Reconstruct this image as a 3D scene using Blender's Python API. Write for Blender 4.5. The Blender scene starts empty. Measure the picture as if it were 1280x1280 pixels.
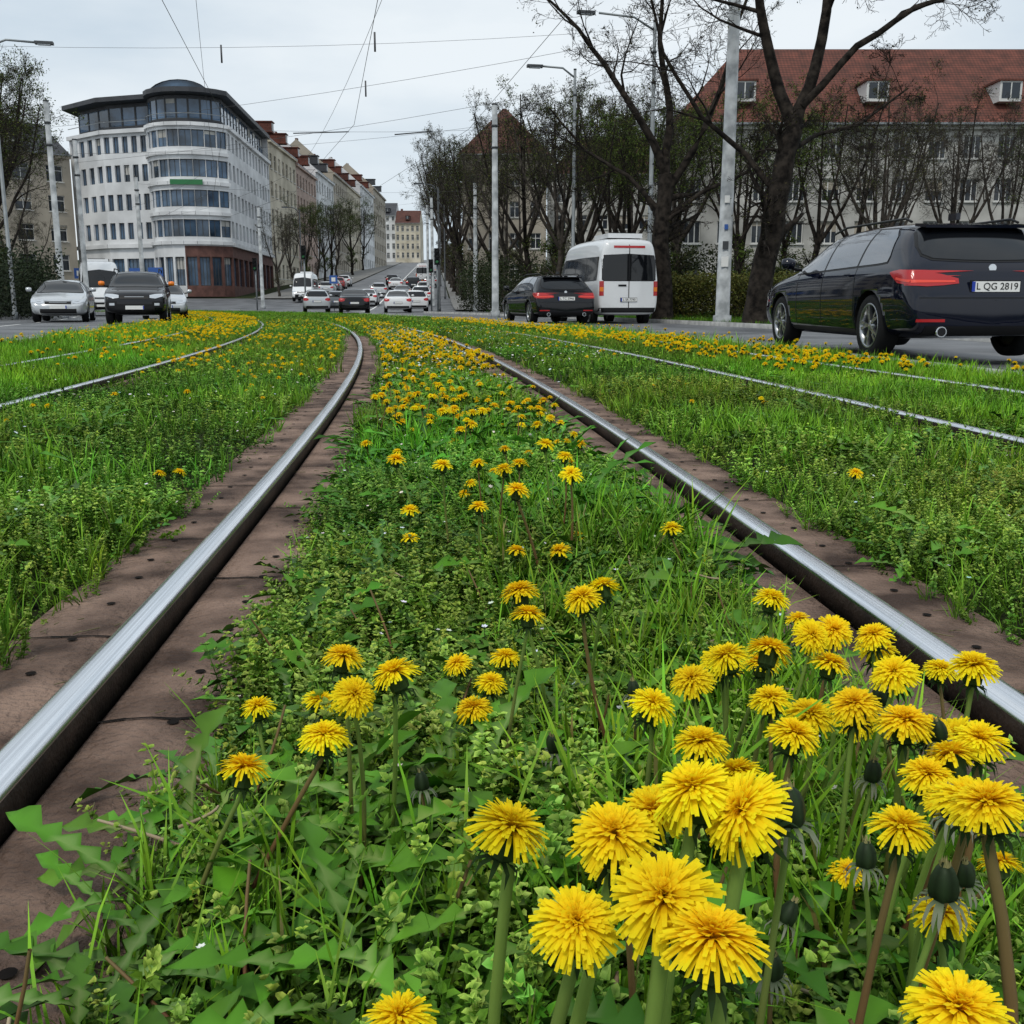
import bpy, math, random, time
import numpy as np
from mathutils import Vector, Matrix
from mathutils.bvhtree import BVHTree
T00=time.time()
rng=np.random.default_rng(11); random.seed(11)
scene=bpy.context.scene
COL=scene.collection

# ------------------------------------------------------------------ materials
def nodemat(name):
    m=bpy.data.materials.new(name); m.use_nodes=True
    nt=m.node_tree; return m,nt,nt.nodes["Principled BSDF"]
def rgba(c): return (c[0],c[1],c[2],1)
def mat(name,c,rough=.6,metal=0,var=.15,scale=3,coat=0,bump=0,spec=.5,c2=None,bscale=None,detail=4):
    m,nt,b=nodemat(name)
    b.inputs["Roughness"].default_value=rough; b.inputs["Metallic"].default_value=metal
    b.inputs["Coat Weight"].default_value=coat; b.inputs["Coat Roughness"].default_value=.04
    b.inputs["Specular IOR Level"].default_value=spec
    if var>0 or c2:
        tc=nt.nodes.new("ShaderNodeTexCoord"); n=nt.nodes.new("ShaderNodeTexNoise")
        n.inputs["Scale"].default_value=scale; n.inputs["Detail"].default_value=detail
        nt.links.new(tc.outputs["Object"],n.inputs["Vector"])
        r=nt.nodes.new("ShaderNodeValToRGB")
        a=[max(0,x*(1-var)) for x in c]; d=[min(1,x*(1+var)) for x in (c2 or c)]
        r.color_ramp.elements[0].position=.35; r.color_ramp.elements[1].position=.65
        r.color_ramp.elements[0].color=rgba(a); r.color_ramp.elements[1].color=rgba(d)
        nt.links.new(n.outputs["Fac"],r.inputs["Fac"]); nt.links.new(r.outputs["Color"],b.inputs["Base Color"])
        if bump>0:
            n2=nt.nodes.new("ShaderNodeTexNoise"); n2.inputs["Scale"].default_value=bscale or scale*6; n2.inputs["Detail"].default_value=5
            nt.links.new(tc.outputs["Object"],n2.inputs["Vector"])
            bp=nt.nodes.new("ShaderNodeBump"); bp.inputs["Strength"].default_value=bump; bp.inputs["Distance"].default_value=.02
            nt.links.new(n2.outputs["Fac"],bp.inputs["Height"]); nt.links.new(bp.outputs["Normal"],b.inputs["Normal"])
    else: b.inputs["Base Color"].default_value=rgba(c)
    return m

def vegmat(name,trans=.3,rough=.5,spec=.3):
    m,nt,b=nodemat(name)
    at=nt.nodes.new("ShaderNodeAttribute"); at.attribute_name="Col"
    nt.links.new(at.outputs["Color"],b.inputs["Base Color"])
    b.inputs["Roughness"].default_value=rough; b.inputs["Specular IOR Level"].default_value=spec
    if trans>0:
        tr=nt.nodes.new("ShaderNodeBsdfTranslucent"); mx=nt.nodes.new("ShaderNodeMixShader"); mx.inputs[0].default_value=trans
        nt.links.new(at.outputs["Color"],tr.inputs["Color"])
        nt.links.new(b.outputs[0],mx.inputs[1]); nt.links.new(tr.outputs[0],mx.inputs[2])
        nt.links.new(mx.outputs[0],nt.nodes["Material Output"].inputs["Surface"])
    return m
M={}
M['veg']=vegmat("leaf_tissue",0,.5,.14); M['petal']=vegmat("dandelion_petal",.35,.7,.05); M['twigleaf']=vegmat("hedge_leaf",0,.6,.15)
def steelmat():
    m,nt,b=nodemat("polished_rail_steel")
    uv=nt.nodes.new("ShaderNodeUVMap"); mp=nt.nodes.new("ShaderNodeMapping"); mp.inputs["Scale"].default_value=(220,1.5,1)
    n=nt.nodes.new("ShaderNodeTexNoise"); n.inputs["Scale"].default_value=1; n.inputs["Detail"].default_value=3
    nt.links.new(uv.outputs[0],mp.inputs[0]); nt.links.new(mp.outputs[0],n.inputs["Vector"])
    r=nt.nodes.new("ShaderNodeValToRGB"); r.color_ramp.elements[0].position=.3; r.color_ramp.elements[1].position=.7
    r.color_ramp.elements[0].color=(.55,.57,.60,1); r.color_ramp.elements[1].color=(.93,.95,.98,1)
    nt.links.new(n.outputs["Fac"],r.inputs["Fac"]); nt.links.new(r.outputs["Color"],b.inputs["Base Color"])
    b.inputs["Metallic"].default_value=1
    mr=nt.nodes.new("ShaderNodeMapRange"); mr.inputs[3].default_value=.14; mr.inputs[4].default_value=.32
    nt.links.new(n.outputs["Fac"],mr.inputs[0]); nt.links.new(mr.outputs[0],b.inputs["Roughness"])
    return m
M['steel']=steelmat()
M['railside']=mat("rusty_rail_side",(.035,.024,.018),.6,.3,.4,20,bump=.3)
M['panel']=mat("brown_rail_panel",(.085,.052,.039),.85,0,.3,5,bump=.9,c2=(.23,.155,.118),bscale=70,detail=12,spec=.25)
M['dark']=mat("dark_gap",(.010,.008,.007),.9,var=0,spec=.1)
M['soil']=mat("soil",(.016,.017,.009),.95,0,.4,8,bump=.8,c2=(.03,.042,.012),spec=.1)
M['asphalt']=mat("asphalt",(.085,.088,.095),.55,0,.2,.6,bump=.3,c2=(.14,.143,.15),bscale=40)
M['kerb']=mat("granite_kerb",(.32,.32,.31),.8,0,.25,4,bump=.3)
M['pave']=mat("paving",(.19,.185,.175),.85,0,.2,2,bump=.3)
M['paint_line']=mat("road_marking_paint",(.7,.7,.68),.7,0,.2,5)
M['pole']=mat("concrete_pole",(.25,.27,.28),.75,0,.2,2.5,bump=.2,c2=(.38,.40,.41))
M['poledark']=mat("dark_metal_pole",(.05,.055,.06),.5,.3,.2,3)
M['galv']=mat("galvanised_pole",(.22,.24,.25),.5,.4,.15,3)
M['wire']=mat("wire",(.07,.07,.075),.6,0,0)
M['bark']=mat("bark",(.009,.007,.006),.9,0,.4,5,bump=1,c2=(.026,.021,.017),bscale=18,spec=.15)
M['bark2']=mat("bark_grey",(.024,.021,.018),.9,0,.3,5,c2=(.055,.046,.038),spec=.2)
M['rubber']=mat("tyre_rubber",(.010,.010,.011),.8,0,0,spec=.2)
M['rim']=mat("alloy",(.35,.36,.38),.3,.9,0)
M['glass']=mat("dark_glass",(.006,.007,.009),.04,0,0,spec=.5)
M['sideglass']=mat("side_glass",(.20,.21,.23),.05,.55,0,spec=1.0)
M['black']=mat("black_trim",(.008,.008,.009),.5,0,0,spec=.3)
M['chrome']=mat("chrome",(.7,.72,.74),.15,1,0)
M['red']=mat("tail_light_red",(.42,.008,.01),.2,0,0,coat=.4)
M['redbr']=mat("tail_light_bright",(.8,.06,.03),.3,0,0,coat=.2)
M['lens']=mat("headlight_lens",(.55,.58,.62),.12,.3,0,coat=1)
M['plate']=mat("plate_white",(.78,.78,.76),.4,0,0)
M['blue']=mat("plate_blue",(.01,.04,.35),.4,0,0)
M['amber']=mat("amber",(.8,.2,.01),.3,0,0)
M['paint_black']=mat("car_paint_black",(.0035,.005,.014),.3,.0,0,coat=1,spec=0)
M['paint_dark']=mat("car_paint_dark",(.006,.0065,.009),.3,.0,0,coat=.85,spec=0)
M['paint_white']=mat("car_paint_white",(.74,.75,.76),.3,0,0,coat=1)
M['paint_silver']=mat("car_paint_silver",(.52,.54,.56),.3,.4,0,coat=1)
M['paint_grey']=mat("car_paint_grey",(.10,.11,.12),.3,.4,0,coat=1)
M['paint_redc']=mat("car_paint_red",(.3,.02,.02),.3,0,0,coat=1)
M['wall_white']=mat("white_render",(.60,.61,.62),.85,0,.1,.35,c2=(.70,.71,.72),detail=8)
M['wall_grey']=mat("weathered_render",(.33,.325,.30),.9,0,.14,.4,c2=(.50,.49,.46),detail=9)
M['wall_cream']=mat("cream_render",(.46,.41,.31),.85,0,.15,.3,c2=(.55,.5,.40),detail=8)
M['wall_pink']=mat("pink_render",(.42,.31,.26),.85,0,.15,.3)
M['wall_tan']=mat("tan_render",(.36,.32,.26),.85,0,.15,.3)
M['brick']=mat("dark_brick",(.11,.05,.04),.85,0,.25,2)
def tilemat(name,c,c2):
    m,nt,b=nodemat(name)
    tc=nt.nodes.new("ShaderNodeTexCoord")
    n=nt.nodes.new("ShaderNodeTexNoise"); n.inputs["Scale"].default_value=1.2; n.inputs["Detail"].default_value=8
    w=nt.nodes.new("ShaderNodeTexWave"); w.bands_direction='Z'; w.inputs["Scale"].default_value=1.6; w.inputs["Distortion"].default_value=.3
    w2=nt.nodes.new("ShaderNodeTexWave"); w2.bands_direction='X'; w2.inputs["Scale"].default_value=1.3
    for q in (n,w,w2): nt.links.new(tc.outputs["Object"],q.inputs["Vector"])
    r=nt.nodes.new("ShaderNodeValToRGB"); r.color_ramp.elements[0].position=.3; r.color_ramp.elements[1].position=.7
    r.color_ramp.elements[0].color=rgba(c); r.color_ramp.elements[1].color=rgba(c2)
    nt.links.new(n.outputs["Fac"],r.inputs["Fac"])
    mx=nt.nodes.new("ShaderNodeMixRGB"); mx.blend_type='MULTIPLY'; mx.inputs[0].default_value=.45
    mx2=nt.nodes.new("ShaderNodeMixRGB"); mx2.blend_type='MULTIPLY'; mx2.inputs[0].default_value=.3
    nt.links.new(r.outputs[0],mx.inputs[1]); nt.links.new(w.outputs["Color"],mx.inputs[2])
    nt.links.new(mx.outputs[0],mx2.inputs[1]); nt.links.new(w2.outputs["Color"],mx2.inputs[2])
    nt.links.new(mx2.outputs[0],b.inputs["Base Color"]); b.inputs["Roughness"].default_value=.85
    return m
M['roof_red']=tilemat("red_roof_tile",(.09,.030,.019),(.22,.066,.042))
M['roof_brown']=tilemat("brown_roof_tile",(.08,.028,.02),(.15,.05,.034))
M['roof_dark']=mat("slate_roof",(.04,.042,.048),.6,0,.2,1)
M['win']=mat("window_glass",(.018,.024,.032),.08,0,.3,.4,spec=.6)
M['winsky']=mat("window_glass_sky",(.018,.038,.065),.08,0,.4,.35,spec=.7,c2=(.07,.12,.19))  # sky reflection painted into the glass as a mottled blue base colour
M['frame']=mat("window_frame_white",(.6,.6,.58),.6,0,0)
M['framedark']=mat("window_frame_dark",(.05,.055,.06),.5,0,0)
M['greensign']=mat("green_sign",(.02,.16,.05),.5,0,0)
M['bluesign']=mat("blue_sign",(.03,.1,.35),.5,0,0)

# ------------------------------------------------------------------ mesh builder
class MB:
    def __init__(s): s.v=[];s.f=[];s.m=[];s.mats=[];s.sm=[]
    def mi(s,k):
        if k not in s.mats: s.mats.append(k)
        return s.mats.index(k)
    def quad(s,pts,k,smooth=False):
        b=len(s.v); s.v+= [tuple(p) for p in pts]; s.f.append(tuple(range(b,b+len(pts)))); s.m.append(s.mi(k)); s.sm.append(smooth)
    def box(s,c,sz,k,rot=0,mtx=None):
        x,y,z=[q/2 for q in sz]; b=len(s.v)
        P=[Vector((sx*x,sy*y,sz_*z)) for sz_ in(-1,1) for sy in(-1,1) for sx in(-1,1)]
        R=mtx if mtx is not None else Matrix.Rotation(rot,3,'Z')
        s.v+=[tuple(R@p+Vector(c)) for p in P]
        for f in((0,2,3,1),(4,5,7,6),(0,1,5,4),(2,6,7,3),(0,4,6,2),(1,3,7,5)):
            s.f.append(tuple(b+i for i in f)); s.m.append(s.mi(k)); s.sm.append(False)
    def tube(s,pts,rad,k,n=8,cap=True):
        pts=[Vector(p) for p in pts]
        if not hasattr(rad,'__len__'): rad=[rad]*len(pts)
        b=len(s.v)
        for i,p in enumerate(pts):
            d=(pts[min(i+1,len(pts)-1)]-pts[max(i-1,0)]).normalized()
            a=Vector((0,0,1)) if abs(d.z)<.9 else Vector((1,0,0))
            u=d.cross(a).normalized(); w=d.cross(u)
            for j in range(n):
                t=2*math.pi*j/n; s.v.append(tuple(p+(u*math.cos(t)+w*math.sin(t))*rad[i]))
        mi=s.mi(k)
        for i in range(len(pts)-1):
            for j in range(n):
                s.f.append((b+i*n+j,b+i*n+(j+1)%n,b+(i+1)*n+(j+1)%n,b+(i+1)*n+j)); s.m.append(mi); s.sm.append(True)
        if cap:
            s.f.append(tuple(b+j for j in range(n))[::-1]); s.m.append(mi); s.sm.append(False)
            e=b+(len(pts)-1)*n; s.f.append(tuple(e+j for j in range(n))); s.m.append(mi); s.sm.append(False)
    def lathe(s,prof,k,n=32,c=(0,0,0)):   # axis = local Y ; prof (r,y)
        b=len(s.v); mi=s.mi(k)
        for r,y in prof:
            for j in range(n):
                t=2*math.pi*j/n; s.v.append((c[0]+r*math.cos(t),c[1]+y,c[2]+r*math.sin(t)))
        for i in range(len(prof)-1):
            for j in range(n):
                s.f.append((b+i*n+j,b+i*n+(j+1)%n,b+(i+1)*n+(j+1)%n,b+(i+1)*n+j)); s.m.append(mi); s.sm.append(True)
    def build(s,name,parent=None,mesh_only=False):
        me=bpy.data.meshes.new(name); me.from_pydata(s.v,[],s.f)
        for k in s.mats: me.materials.append(M[k])
        me.polygons.foreach_set("material_index",s.m); me.polygons.foreach_set("use_smooth",s.sm); me.update()
        if mesh_only: return me
        return obj(name,me,parent)
def obj(name,me,parent=None,loc=None,rot=None):
    o=bpy.data.objects.new(name,me); COL.objects.link(o)
    if parent: o.parent=parent
    if loc is not None: o.location=loc
    if rot is not None: o.rotation_euler=(0,0,rot)
    return o
def empty(name,loc=(0,0,0),rot=0):
    o=bpy.data.objects.new(name,None); COL.objects.link(o); o.location=loc; o.rotation_euler=(0,0,rot); o.empty_display_size=.3; return o

def npmesh(name,V,F,C,m,parent=None,smooth=False):
    V=np.asarray(V,dtype=np.float32);F=np.asarray(F,dtype=np.int32)
    me=bpy.data.meshes.new(name); me.vertices.add(len(V)); me.vertices.foreach_set("co",V.ravel())
    me.loops.add(F.size); me.loops.foreach_set("vertex_index",F.ravel())
    me.polygons.add(len(F)); me.polygons.foreach_set("loop_start",np.arange(0,F.size,F.shape[1],dtype=np.int32))
    me.update(calc_edges=True)
    me.polygons.foreach_set("use_smooth",np.full(len(F),smooth,dtype=bool))
    if C is not None:
        a=me.attributes.new("Col",'FLOAT_COLOR','POINT')
        c4=np.ones((len(V),4),dtype=np.float32); c4[:,:3]=np.clip(C,0,1); a.data.foreach_set("color",c4.ravel())
    me.materials.append(m)
    return obj(name,me,parent)

# ------------------------------------------------------------------ alignment of the tram line
H=.62
DS=.1; S0=-20.0; S1=135.0
def phi(s):
    a=math.radians(4)
    if s>0: a+=min(s,55)/180
    if s>55: a+=(s-55)/60
    return a
_s=np.arange(S0,S1,DS); _ph=np.array([phi(x) for x in _s])
i0=int(round(-S0/DS))
dx=-np.sin(_ph)*DS; dy=np.cos(_ph)*DS
cx=np.cumsum(dx); cy=np.cumsum(dy); cx=cx-cx[i0]+.064; cy=cy-cy[i0]+1.294
def P(s,off):
    s=np.asarray(s,float); off=np.asarray(off,float)
    x=np.interp(s,_s,cx); y=np.interp(s,_s,cy); a=np.interp(s,_s,_ph)
    return x+off*np.cos(a), y+off*np.sin(a), a
def terr(y):
    y=np.asarray(y,float); t=np.clip(y-75,0,400)
    return np.where(t<20,.05*t*t/40,.05*(t-10))
def gz(o):
    o=np.asarray(o,float); a=np.abs(o)
    z=np.full(o.shape,-.088)
    z=np.where(a<.49,-.088+.06*(1-(a/.49)**2),z)
    z=np.where((a>1.03)&(a<2.55),-.088+.04*np.clip((a-1.03)/.25,0,1)*np.clip((2.55-a)/.5,0,1),z)
    return z
def sweep(mb,prof,s0,s1,step,ks,closed=True,z0=0):
    S=np.arange(s0,s1+1e-6,step); n=len(prof); base=len(mb.v)
    for s in S:
        for (o,z) in prof:
            x,y,a=P(s,o); mb.v.append((float(x),float(y),float(z+z0+terr(y))))
    m=n if closed else n-1
    for i in range(len(S)-1):
        for j in range(m):
            j2=(j+1)%n
            mb.f.append((base+i*n+j,base+i*n+j2,base+(i+1)*n+j2,base+(i+1)*n+j)); mb.m.append(mb.mi(ks[j%len(ks)])); mb.sm.append(True)

RAILP=[(-.031,-.014),(-.0285,-.006),(-.022,-.002),(-.012,0),(.012,0),(.022,-.002),(.0285,-.006),(.031,-.014),(.033,-.030),(.028,-.042),(.026,-.075),(-.026,-.075),(-.028,-.042),(-.033,-.030)]
RK=['steel']*7+['railside']*7
def track(coff,panels,smax=100):
    e=empty("tram_track")
    mb=MB()
    for sd in(-1,1):
        sweep(mb,[(coff+sd*.76+o,z) for o,z in RAILP],-3,smax,.25,RK)
    o=mb.build("rails",e)
    uv=o.data.uv_layers.new(name="UVMap")
    n=len(RAILP)
    li=np.zeros(len(o.data.loops),dtype=np.int32); o.data.loops.foreach_get("vertex_index",li)
    nring=len(o.data.vertices)//n
    ring=li//n; k=li%n
    pr=np.array(RAILP)
    uvs=np.stack([pr[k,0],(ring%(nring//2))*.25],1); uv.data.foreach_set("uv",uvs.astype(np.float32).ravel())
    mb=MB()
    for sd in(-1,1):
        c=coff+sd*.76
        for a,b in((-.285,-.034),(.034,.285)):
            a2,b2=a,b
            if not panels:
                a2,b2=((-.10,-.034) if a<0 else (.034,.10))
            sweep(mb,[(c+a2,-.10),(c+a2,-.066),(c+a2+.008,-.06),(c+b2-.008,-.06),(c+b2,-.066),(c+b2,-.10)],-3,smax,.25,['panel'],False)
    mb.build("rail_panels",e)
    if panels:
        mb=MB()
        for sd in(-1,1):
            c=coff+sd*.76
            for a,b in((-.285,-.036),(.036,.285)):
                s=-1.0+.45*(a>0)
                while s<14:
                    pa=[]
                    for k_ in range(7):
                        xx,yy,an=P(s+rng.normal(0,.004),c+a+(b-a)*k_/6); pa.append((Vector((float(xx),float(yy),-.057)),Vector((-math.sin(an),math.cos(an),0))))
                    for (p,t1),(q,t2) in zip(pa[:-1],pa[1:]):
                        w1,w2=rng.uniform(.0025,.005,2); mb.quad([p-t1*w1,q-t2*w2,q+t2*w2,p+t1*w1],'dark')
                    s+=.9
                s=-1.0
                while s<14:
                    x,y,an=P(s+rng.uniform(-.03,.03),c+(a+b)/2+rng.uniform(-.01,.01))
                    pts=[(float(x)+.010*math.cos(t),float(y)+.010*math.sin(t),-.0565) for t in np.linspace(0,2*math.pi,11)[:-1]]
                    mb.quad(pts,'dark')
                    s+=.225
        mb.build("panel_joints",e)
    return e
track(0,True); track(-3.57,False); track(3.34,False)

# ------------------------------------------------------------------ ground, roads
def sheet(name,xs,ys,zf,m):
    mb=MB(); X,Y=np.meshgrid(xs,ys); Z=zf(X,Y)
    nx=len(xs); v=np.stack([X,Y,Z],-1).reshape(-1,3); mb.v=[tuple(map(float,p)) for p in v]
    for j in range(len(ys)-1):
        for i in range(nx-1):
            mb.f.append((j*nx+i,j*nx+i+1,(j+1)*nx+i+1,(j+1)*nx+i)); mb.m.append(mb.mi(m)); mb.sm.append(True)
    return mb.build(name)
ys=np.concatenate([np.arange(-30,60,5),np.arange(60,110,2),np.arange(110,520,20),np.array([600,800,1200,2000])])
xs=np.concatenate([[-1500,-800,-400,-200],np.arange(-100,101,10),[200,400,800,1500]])
sheet("ground",xs,ys,lambda X,Y:-.10+terr(Y),'soil')
mb=MB()
for a,b in((-.475,.475),(1.03,2.55),(-2.78,-1.03)):
    O=np.linspace(a,b,9)[::-1]; sweep(mb,[(float(q),float(gz(q))-.004) for q in O],-8,60,1.0,['soil'],False)
mb.build("soil_bed")
def ribbon(name,a,b,s0,s1,z,m):
    mb=MB()
    N=6
    sweep(mb,[(a+(b-a)*i/N,z) for i in range(N+1)][::-1],s0,s1,1.0,[m],False)
    return mb.build(name)
RE=5.0; RF=9.7; LE=-6.3; LF=-13.5
ribbon("road",RE,RF,-18,64,-.035,'asphalt')
ribbon("road",LF,LE,-18,100,-.035,'asphalt')
def junction():
    mb=MB()
    for yy in np.arange(64,106,2.0):
        mb.quad([(-75,yy,float(terr(yy))-.045),(6,yy,float(terr(yy))-.045),(6,yy+2,float(terr(yy+2))-.045),(-75,yy+2,float(terr(yy+2))-.045)],'asphalt')
    mb.build("junction_road")
junction()
def street(name,p0,p1,a,b,z,m,ya,yb,step=4):
    mb=MB(); d=((p1[0]-p0[0])/(p1[1]-p0[1]))
    for yy in np.arange(ya,yb,step):
        def q(o,y): return (p0[0]+d*(y-p0[1])+o,y,float(terr(y))+z)
        mb.quad([q(a,yy),q(b,yy),q(b,yy+step),q(a,yy+step)],m)
    mb.build(name)
HP0=(-9.5,60);HP1=(-25,270)
street("hill_road",HP0,HP1,-6.5,6.5,-.03,'asphalt',58,460)
street("pavement",HP0,HP1,-13,-6.6,.08,'pave',104,460)
street("pavement",HP0,HP1,6.6,11,.08,'pave',78,460)
street("lane_marking",HP0,HP1,-.08,.08,-.022,'paint_line',70,300,2)
def kerb(a,b,s0,s1,zt=.05):
    mb=MB(); sweep(mb,[(a,-.1),(a,zt),(b,zt),(b,-.1)],s0,s1,1.0,['kerb'],False); mb.build("kerb")
kerb(RE-.14,RE,-18,60,.035);kerb(RF,RF+.15,-18,60,.08);kerb(LE,LE+.14,-18,78,.035);kerb(LF-.15,LF,-18,95,.08)
ribbon("grass_verge",LE+.2,RE-.2,52,84,-.02,'soil')
ribbon("pavement",LF-4,LF-.17,-18,90,.06,'pave')
ribbon("footpath",RF+3.2,RF+5.2,-18,60,.02,'pave')
mb=MB()
for s in np.arange(0,60,6):
    sweep(mb,[(-9.95,-.028),(-9.83,-.028)][::-1],s,s+3,1.0,['paint_line'],False)
mb.build("lane_marking")

# ------------------------------------------------------------------ vegetation templates
class T:
    def __init__(s): s.V=[];s.F=[];s.C=[]
    def tri4(s,b,l,t,r,cb,ct):
        i=len(s.V); s.V+=[b,l,t,r]; s.C+=[cb,(np.array(cb)+np.array(ct))/2,ct,(np.array(cb)+np.array(ct))/2]
        s.F+=[(i,i+3,i+2),(i,i+2,i+1)]
    def strip(s,pts,w,side,cols):
        idx=[]
        for p,ww,c in zip(pts,w,cols):
            p=np.array(p,float)
            if ww<=0: s.V.append(p); s.C.append(c); idx.append((len(s.V)-1,))
            else:
                s.V+=[p-side*ww,p+side*ww]; s.C+=[c,c]; idx.append((len(s.V)-2,len(s.V)-1))
        for a,b in zip(idx[:-1],idx[1:]):
            if len(b)==1: s.F.append((a[0],a[1],b[0]))
            else: s.F+=[(a[0],a[1],b[1]),(a[0],b[1],b[0])]
    def arr(s): return np.array(s.V,float),np.array(s.F,int),np.array(s.C,float)
def sph(az,el): return np.array([math.cos(az)*math.cos(el),math.sin(az)*math.cos(el),math.sin(el)])
R=random.random
def U(a,b): return random.uniform(a,b)
def sprig(nodes,per,h,l,w,lean=.3,oval=False):
    t=T(); az0=U(0,6.28); top=np.array([math.cos(az0)*lean*h,math.sin(az0)*lean*h,h])
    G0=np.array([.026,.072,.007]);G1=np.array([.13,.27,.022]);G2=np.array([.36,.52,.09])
    side=np.array([-math.sin(az0),math.cos(az0),0])
    t.strip([np.zeros(3),top*.6,top],[.0012,.001,.0],side,[G0*1.2,G1*.8,G1])
    for i in range(nodes):
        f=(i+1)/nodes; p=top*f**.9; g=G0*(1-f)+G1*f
        for k in range(per):
            az=U(0,6.28); el=U(.0,.8)+ .3*f; L=l*U(.7,1.2)*(1.1-.45*f); W=w*U(.8,1.2)*(1.1-.4*f)
            d=sph(az,el); sd=np.array([-math.sin(az),math.cos(az),0]); up=np.cross(sd,-d)
            if up[2]<0: up=-up
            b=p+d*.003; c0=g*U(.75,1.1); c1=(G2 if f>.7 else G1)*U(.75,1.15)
            if oval:
                i0_=len(t.V)
                mid1=p+d*L*.35; mid2=p+d*L*.72
                t.V+=[b,mid1-sd*W*.5+up*W*.2,mid2-sd*W*.40+up*W*.14,p+d*L-up*L*.12,mid2+sd*W*.40+up*W*.14,mid1+sd*W*.5+up*W*.2]
                cm=(c0+c1)/2; t.C+=[c0,cm,c1,c1,c1,cm]
                t.F+=[(i0_,i0_+3,i0_+2),(i0_,i0_+2,i0_+1),(i0_,i0_+4,i0_+3),(i0_,i0_+5,i0_+4)]
            else:
                m=p+d*L*.5
                t.tri4(b,m-sd*W*.5+up*W*.22,p+d*L-up*L*.12,m+sd*W*.5+up*W*.22,c0,c1)
    return t.arr()
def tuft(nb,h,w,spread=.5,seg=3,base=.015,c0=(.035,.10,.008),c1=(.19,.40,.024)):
    t=T(); c0=np.array(c0);c1=np.array(c1)
    for i in range(nb):
        az=U(0,6.28); L=h*U(.5,1.15); le=U(.05,spread)*L; r=base*math.sqrt(R()); a2=U(0,6.28)
        b=np.array([r*math.cos(a2),r*math.sin(a2),0]); d=np.array([math.cos(az),math.sin(az),0]); 
        sa=az+math.pi/2+U(-.6,.6); side=np.array([math.cos(sa),math.sin(sa),0])
        droop=U(0,.35)*spread
        pts=[b+d*le*(k/seg)**1.8+np.array([0,0,L*((k/seg)-droop*(k/seg)**3)]) for k in range(seg+1)]
        ws=[w*.5*(1-.25*k/seg) if k<seg else 0 for k in range(seg+1)]
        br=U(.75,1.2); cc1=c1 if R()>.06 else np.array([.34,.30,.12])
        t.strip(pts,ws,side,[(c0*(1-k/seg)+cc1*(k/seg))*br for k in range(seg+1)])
    return t.arr()
def rosette(n,L,rows=18,elev=.6):
    """toothed dandelion leaves"""
    t=T()
    for i in range(n):
        az=i*2.4+U(-.3,.3); l=L*U(.6,1.15); d=np.array([math.cos(az),math.sin(az),0]); sd=np.array([-d[1],d[0],0]); el=U(.45,elev+.65); ph=U(0,1)
        br=U(.6,1.25); rowi=[]; tw=U(-.6,.6)
        for k in range(rows+1):
            f=k/rows; p=d*l*f*math.cos(el*(1-f*.75))+np.array([0,0,l*math.sin(el)*(f-.62*f*f)])+sd*.10*l*math.sin(f*3+ph*6)
            env=(.10+.90*min(1,f*1.35)**1.3)*(1 if f<.84 else max(0,(1-f)/.16))
            jag=(.28 if k%2==0 else U(.8,1.1)) if f<.82 else 1
            w=.088*l*env*jag
            q=sd*math.cos(tw*f)+np.array([0,0,1])*math.sin(tw*f)
            z=np.array([0,0,w*.5+U(-.002,.002)])
            back=-d*(0.035*l if k%2 and f<.82 else 0)
            t.V+=[p-q*w+z+back,p,p+q*w+z+back]
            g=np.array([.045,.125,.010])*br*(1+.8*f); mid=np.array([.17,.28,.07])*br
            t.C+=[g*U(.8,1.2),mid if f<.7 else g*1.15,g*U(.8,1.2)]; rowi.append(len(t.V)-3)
        for a,b in zip(rowi[:-1],rowi[1:]):
            t.F+=[(a,a+1,b+1),(a,b+1,b),(a+1,a+2,b+2),(a+1,b+2,b+1)]
    return t.arr()
def head(np_,R0=.023,seg=3,wid=.0021,green=True,nbr=10):
    t=T(); Y0=np.array([.94,.60,.003]);Y1=np.array([1.0,.86,.018]);
    for i in range(np_):
        f=(i+.5)/np_           # 0 outer .. 1 inner
        az=i*2.39996+U(-.25,.25); el=math.radians(-14+ 98*f**1.25+U(-8,8))
        L=R0*(1.02-.60*f**1.15)*U(.86,1.06)
        d=np.array([math.cos(az),math.sin(az),0])
        tw=U(-.35,.35) if f<.6 else U(-1.4,1.4)
        sd=np.array([math.cos(az+1.57+tw),math.sin(az+1.57+tw),U(-.3,.3)])
        pts=[];ws=[];cs=[]; b=d*.002*(1-f)
        br=U(.88,1.05)
        for k in range(seg+1):
            q=k/seg; e2=el+.40*(1-q)-.15*q*(1-f)
            pts.append(b+np.array([d[0]*math.cos(e2),d[1]*math.cos(e2),math.sin(e2)])*L*q)
            ws.append(wid*.5*(.6+.4*min(1,q*2)) if k<seg else wid*.36)
            cc=(Y0*(1-q)+Y1*q)*br; cc[1]*= (1-.12*f**2); cs.append(cc)
        t.strip(pts,ws,sd,cs)
    if green:
        n=8; rings=[(.0035,-.019),(.0085,-.015),(.0092,-.006),(.0095,.001)]; b0=len(t.V)
        for r,z in rings:
            for j in range(n):
                a=6.283*j/n; t.V.append(np.array([r*math.cos(a),r*math.sin(a),z])); t.C.append(np.array([.045,.085,.025]))
        for i in range(len(rings)-1):
            for j in range(n):
                a=b0+i*n+j;bq=b0+i*n+(j+1)%n; t.F+=[(a,bq,bq+n),(a,bq+n,a+n)]
        for j in range(nbr):
            az=6.283*j/nbr+U(-.2,.2); d=np.array([math.cos(az),math.sin(az),0]); sd=np.array([-d[1],d[0],0])
            t.strip([d*.005+np.array([0,0,-.017]),d*.012+np.array([0,0,-.020]),d*.014+np.array([0,0,-.028])],[.0018,.0014,0],sd,[np.array([.03,.06,.02])]*3)
    return t.arr()
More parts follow.
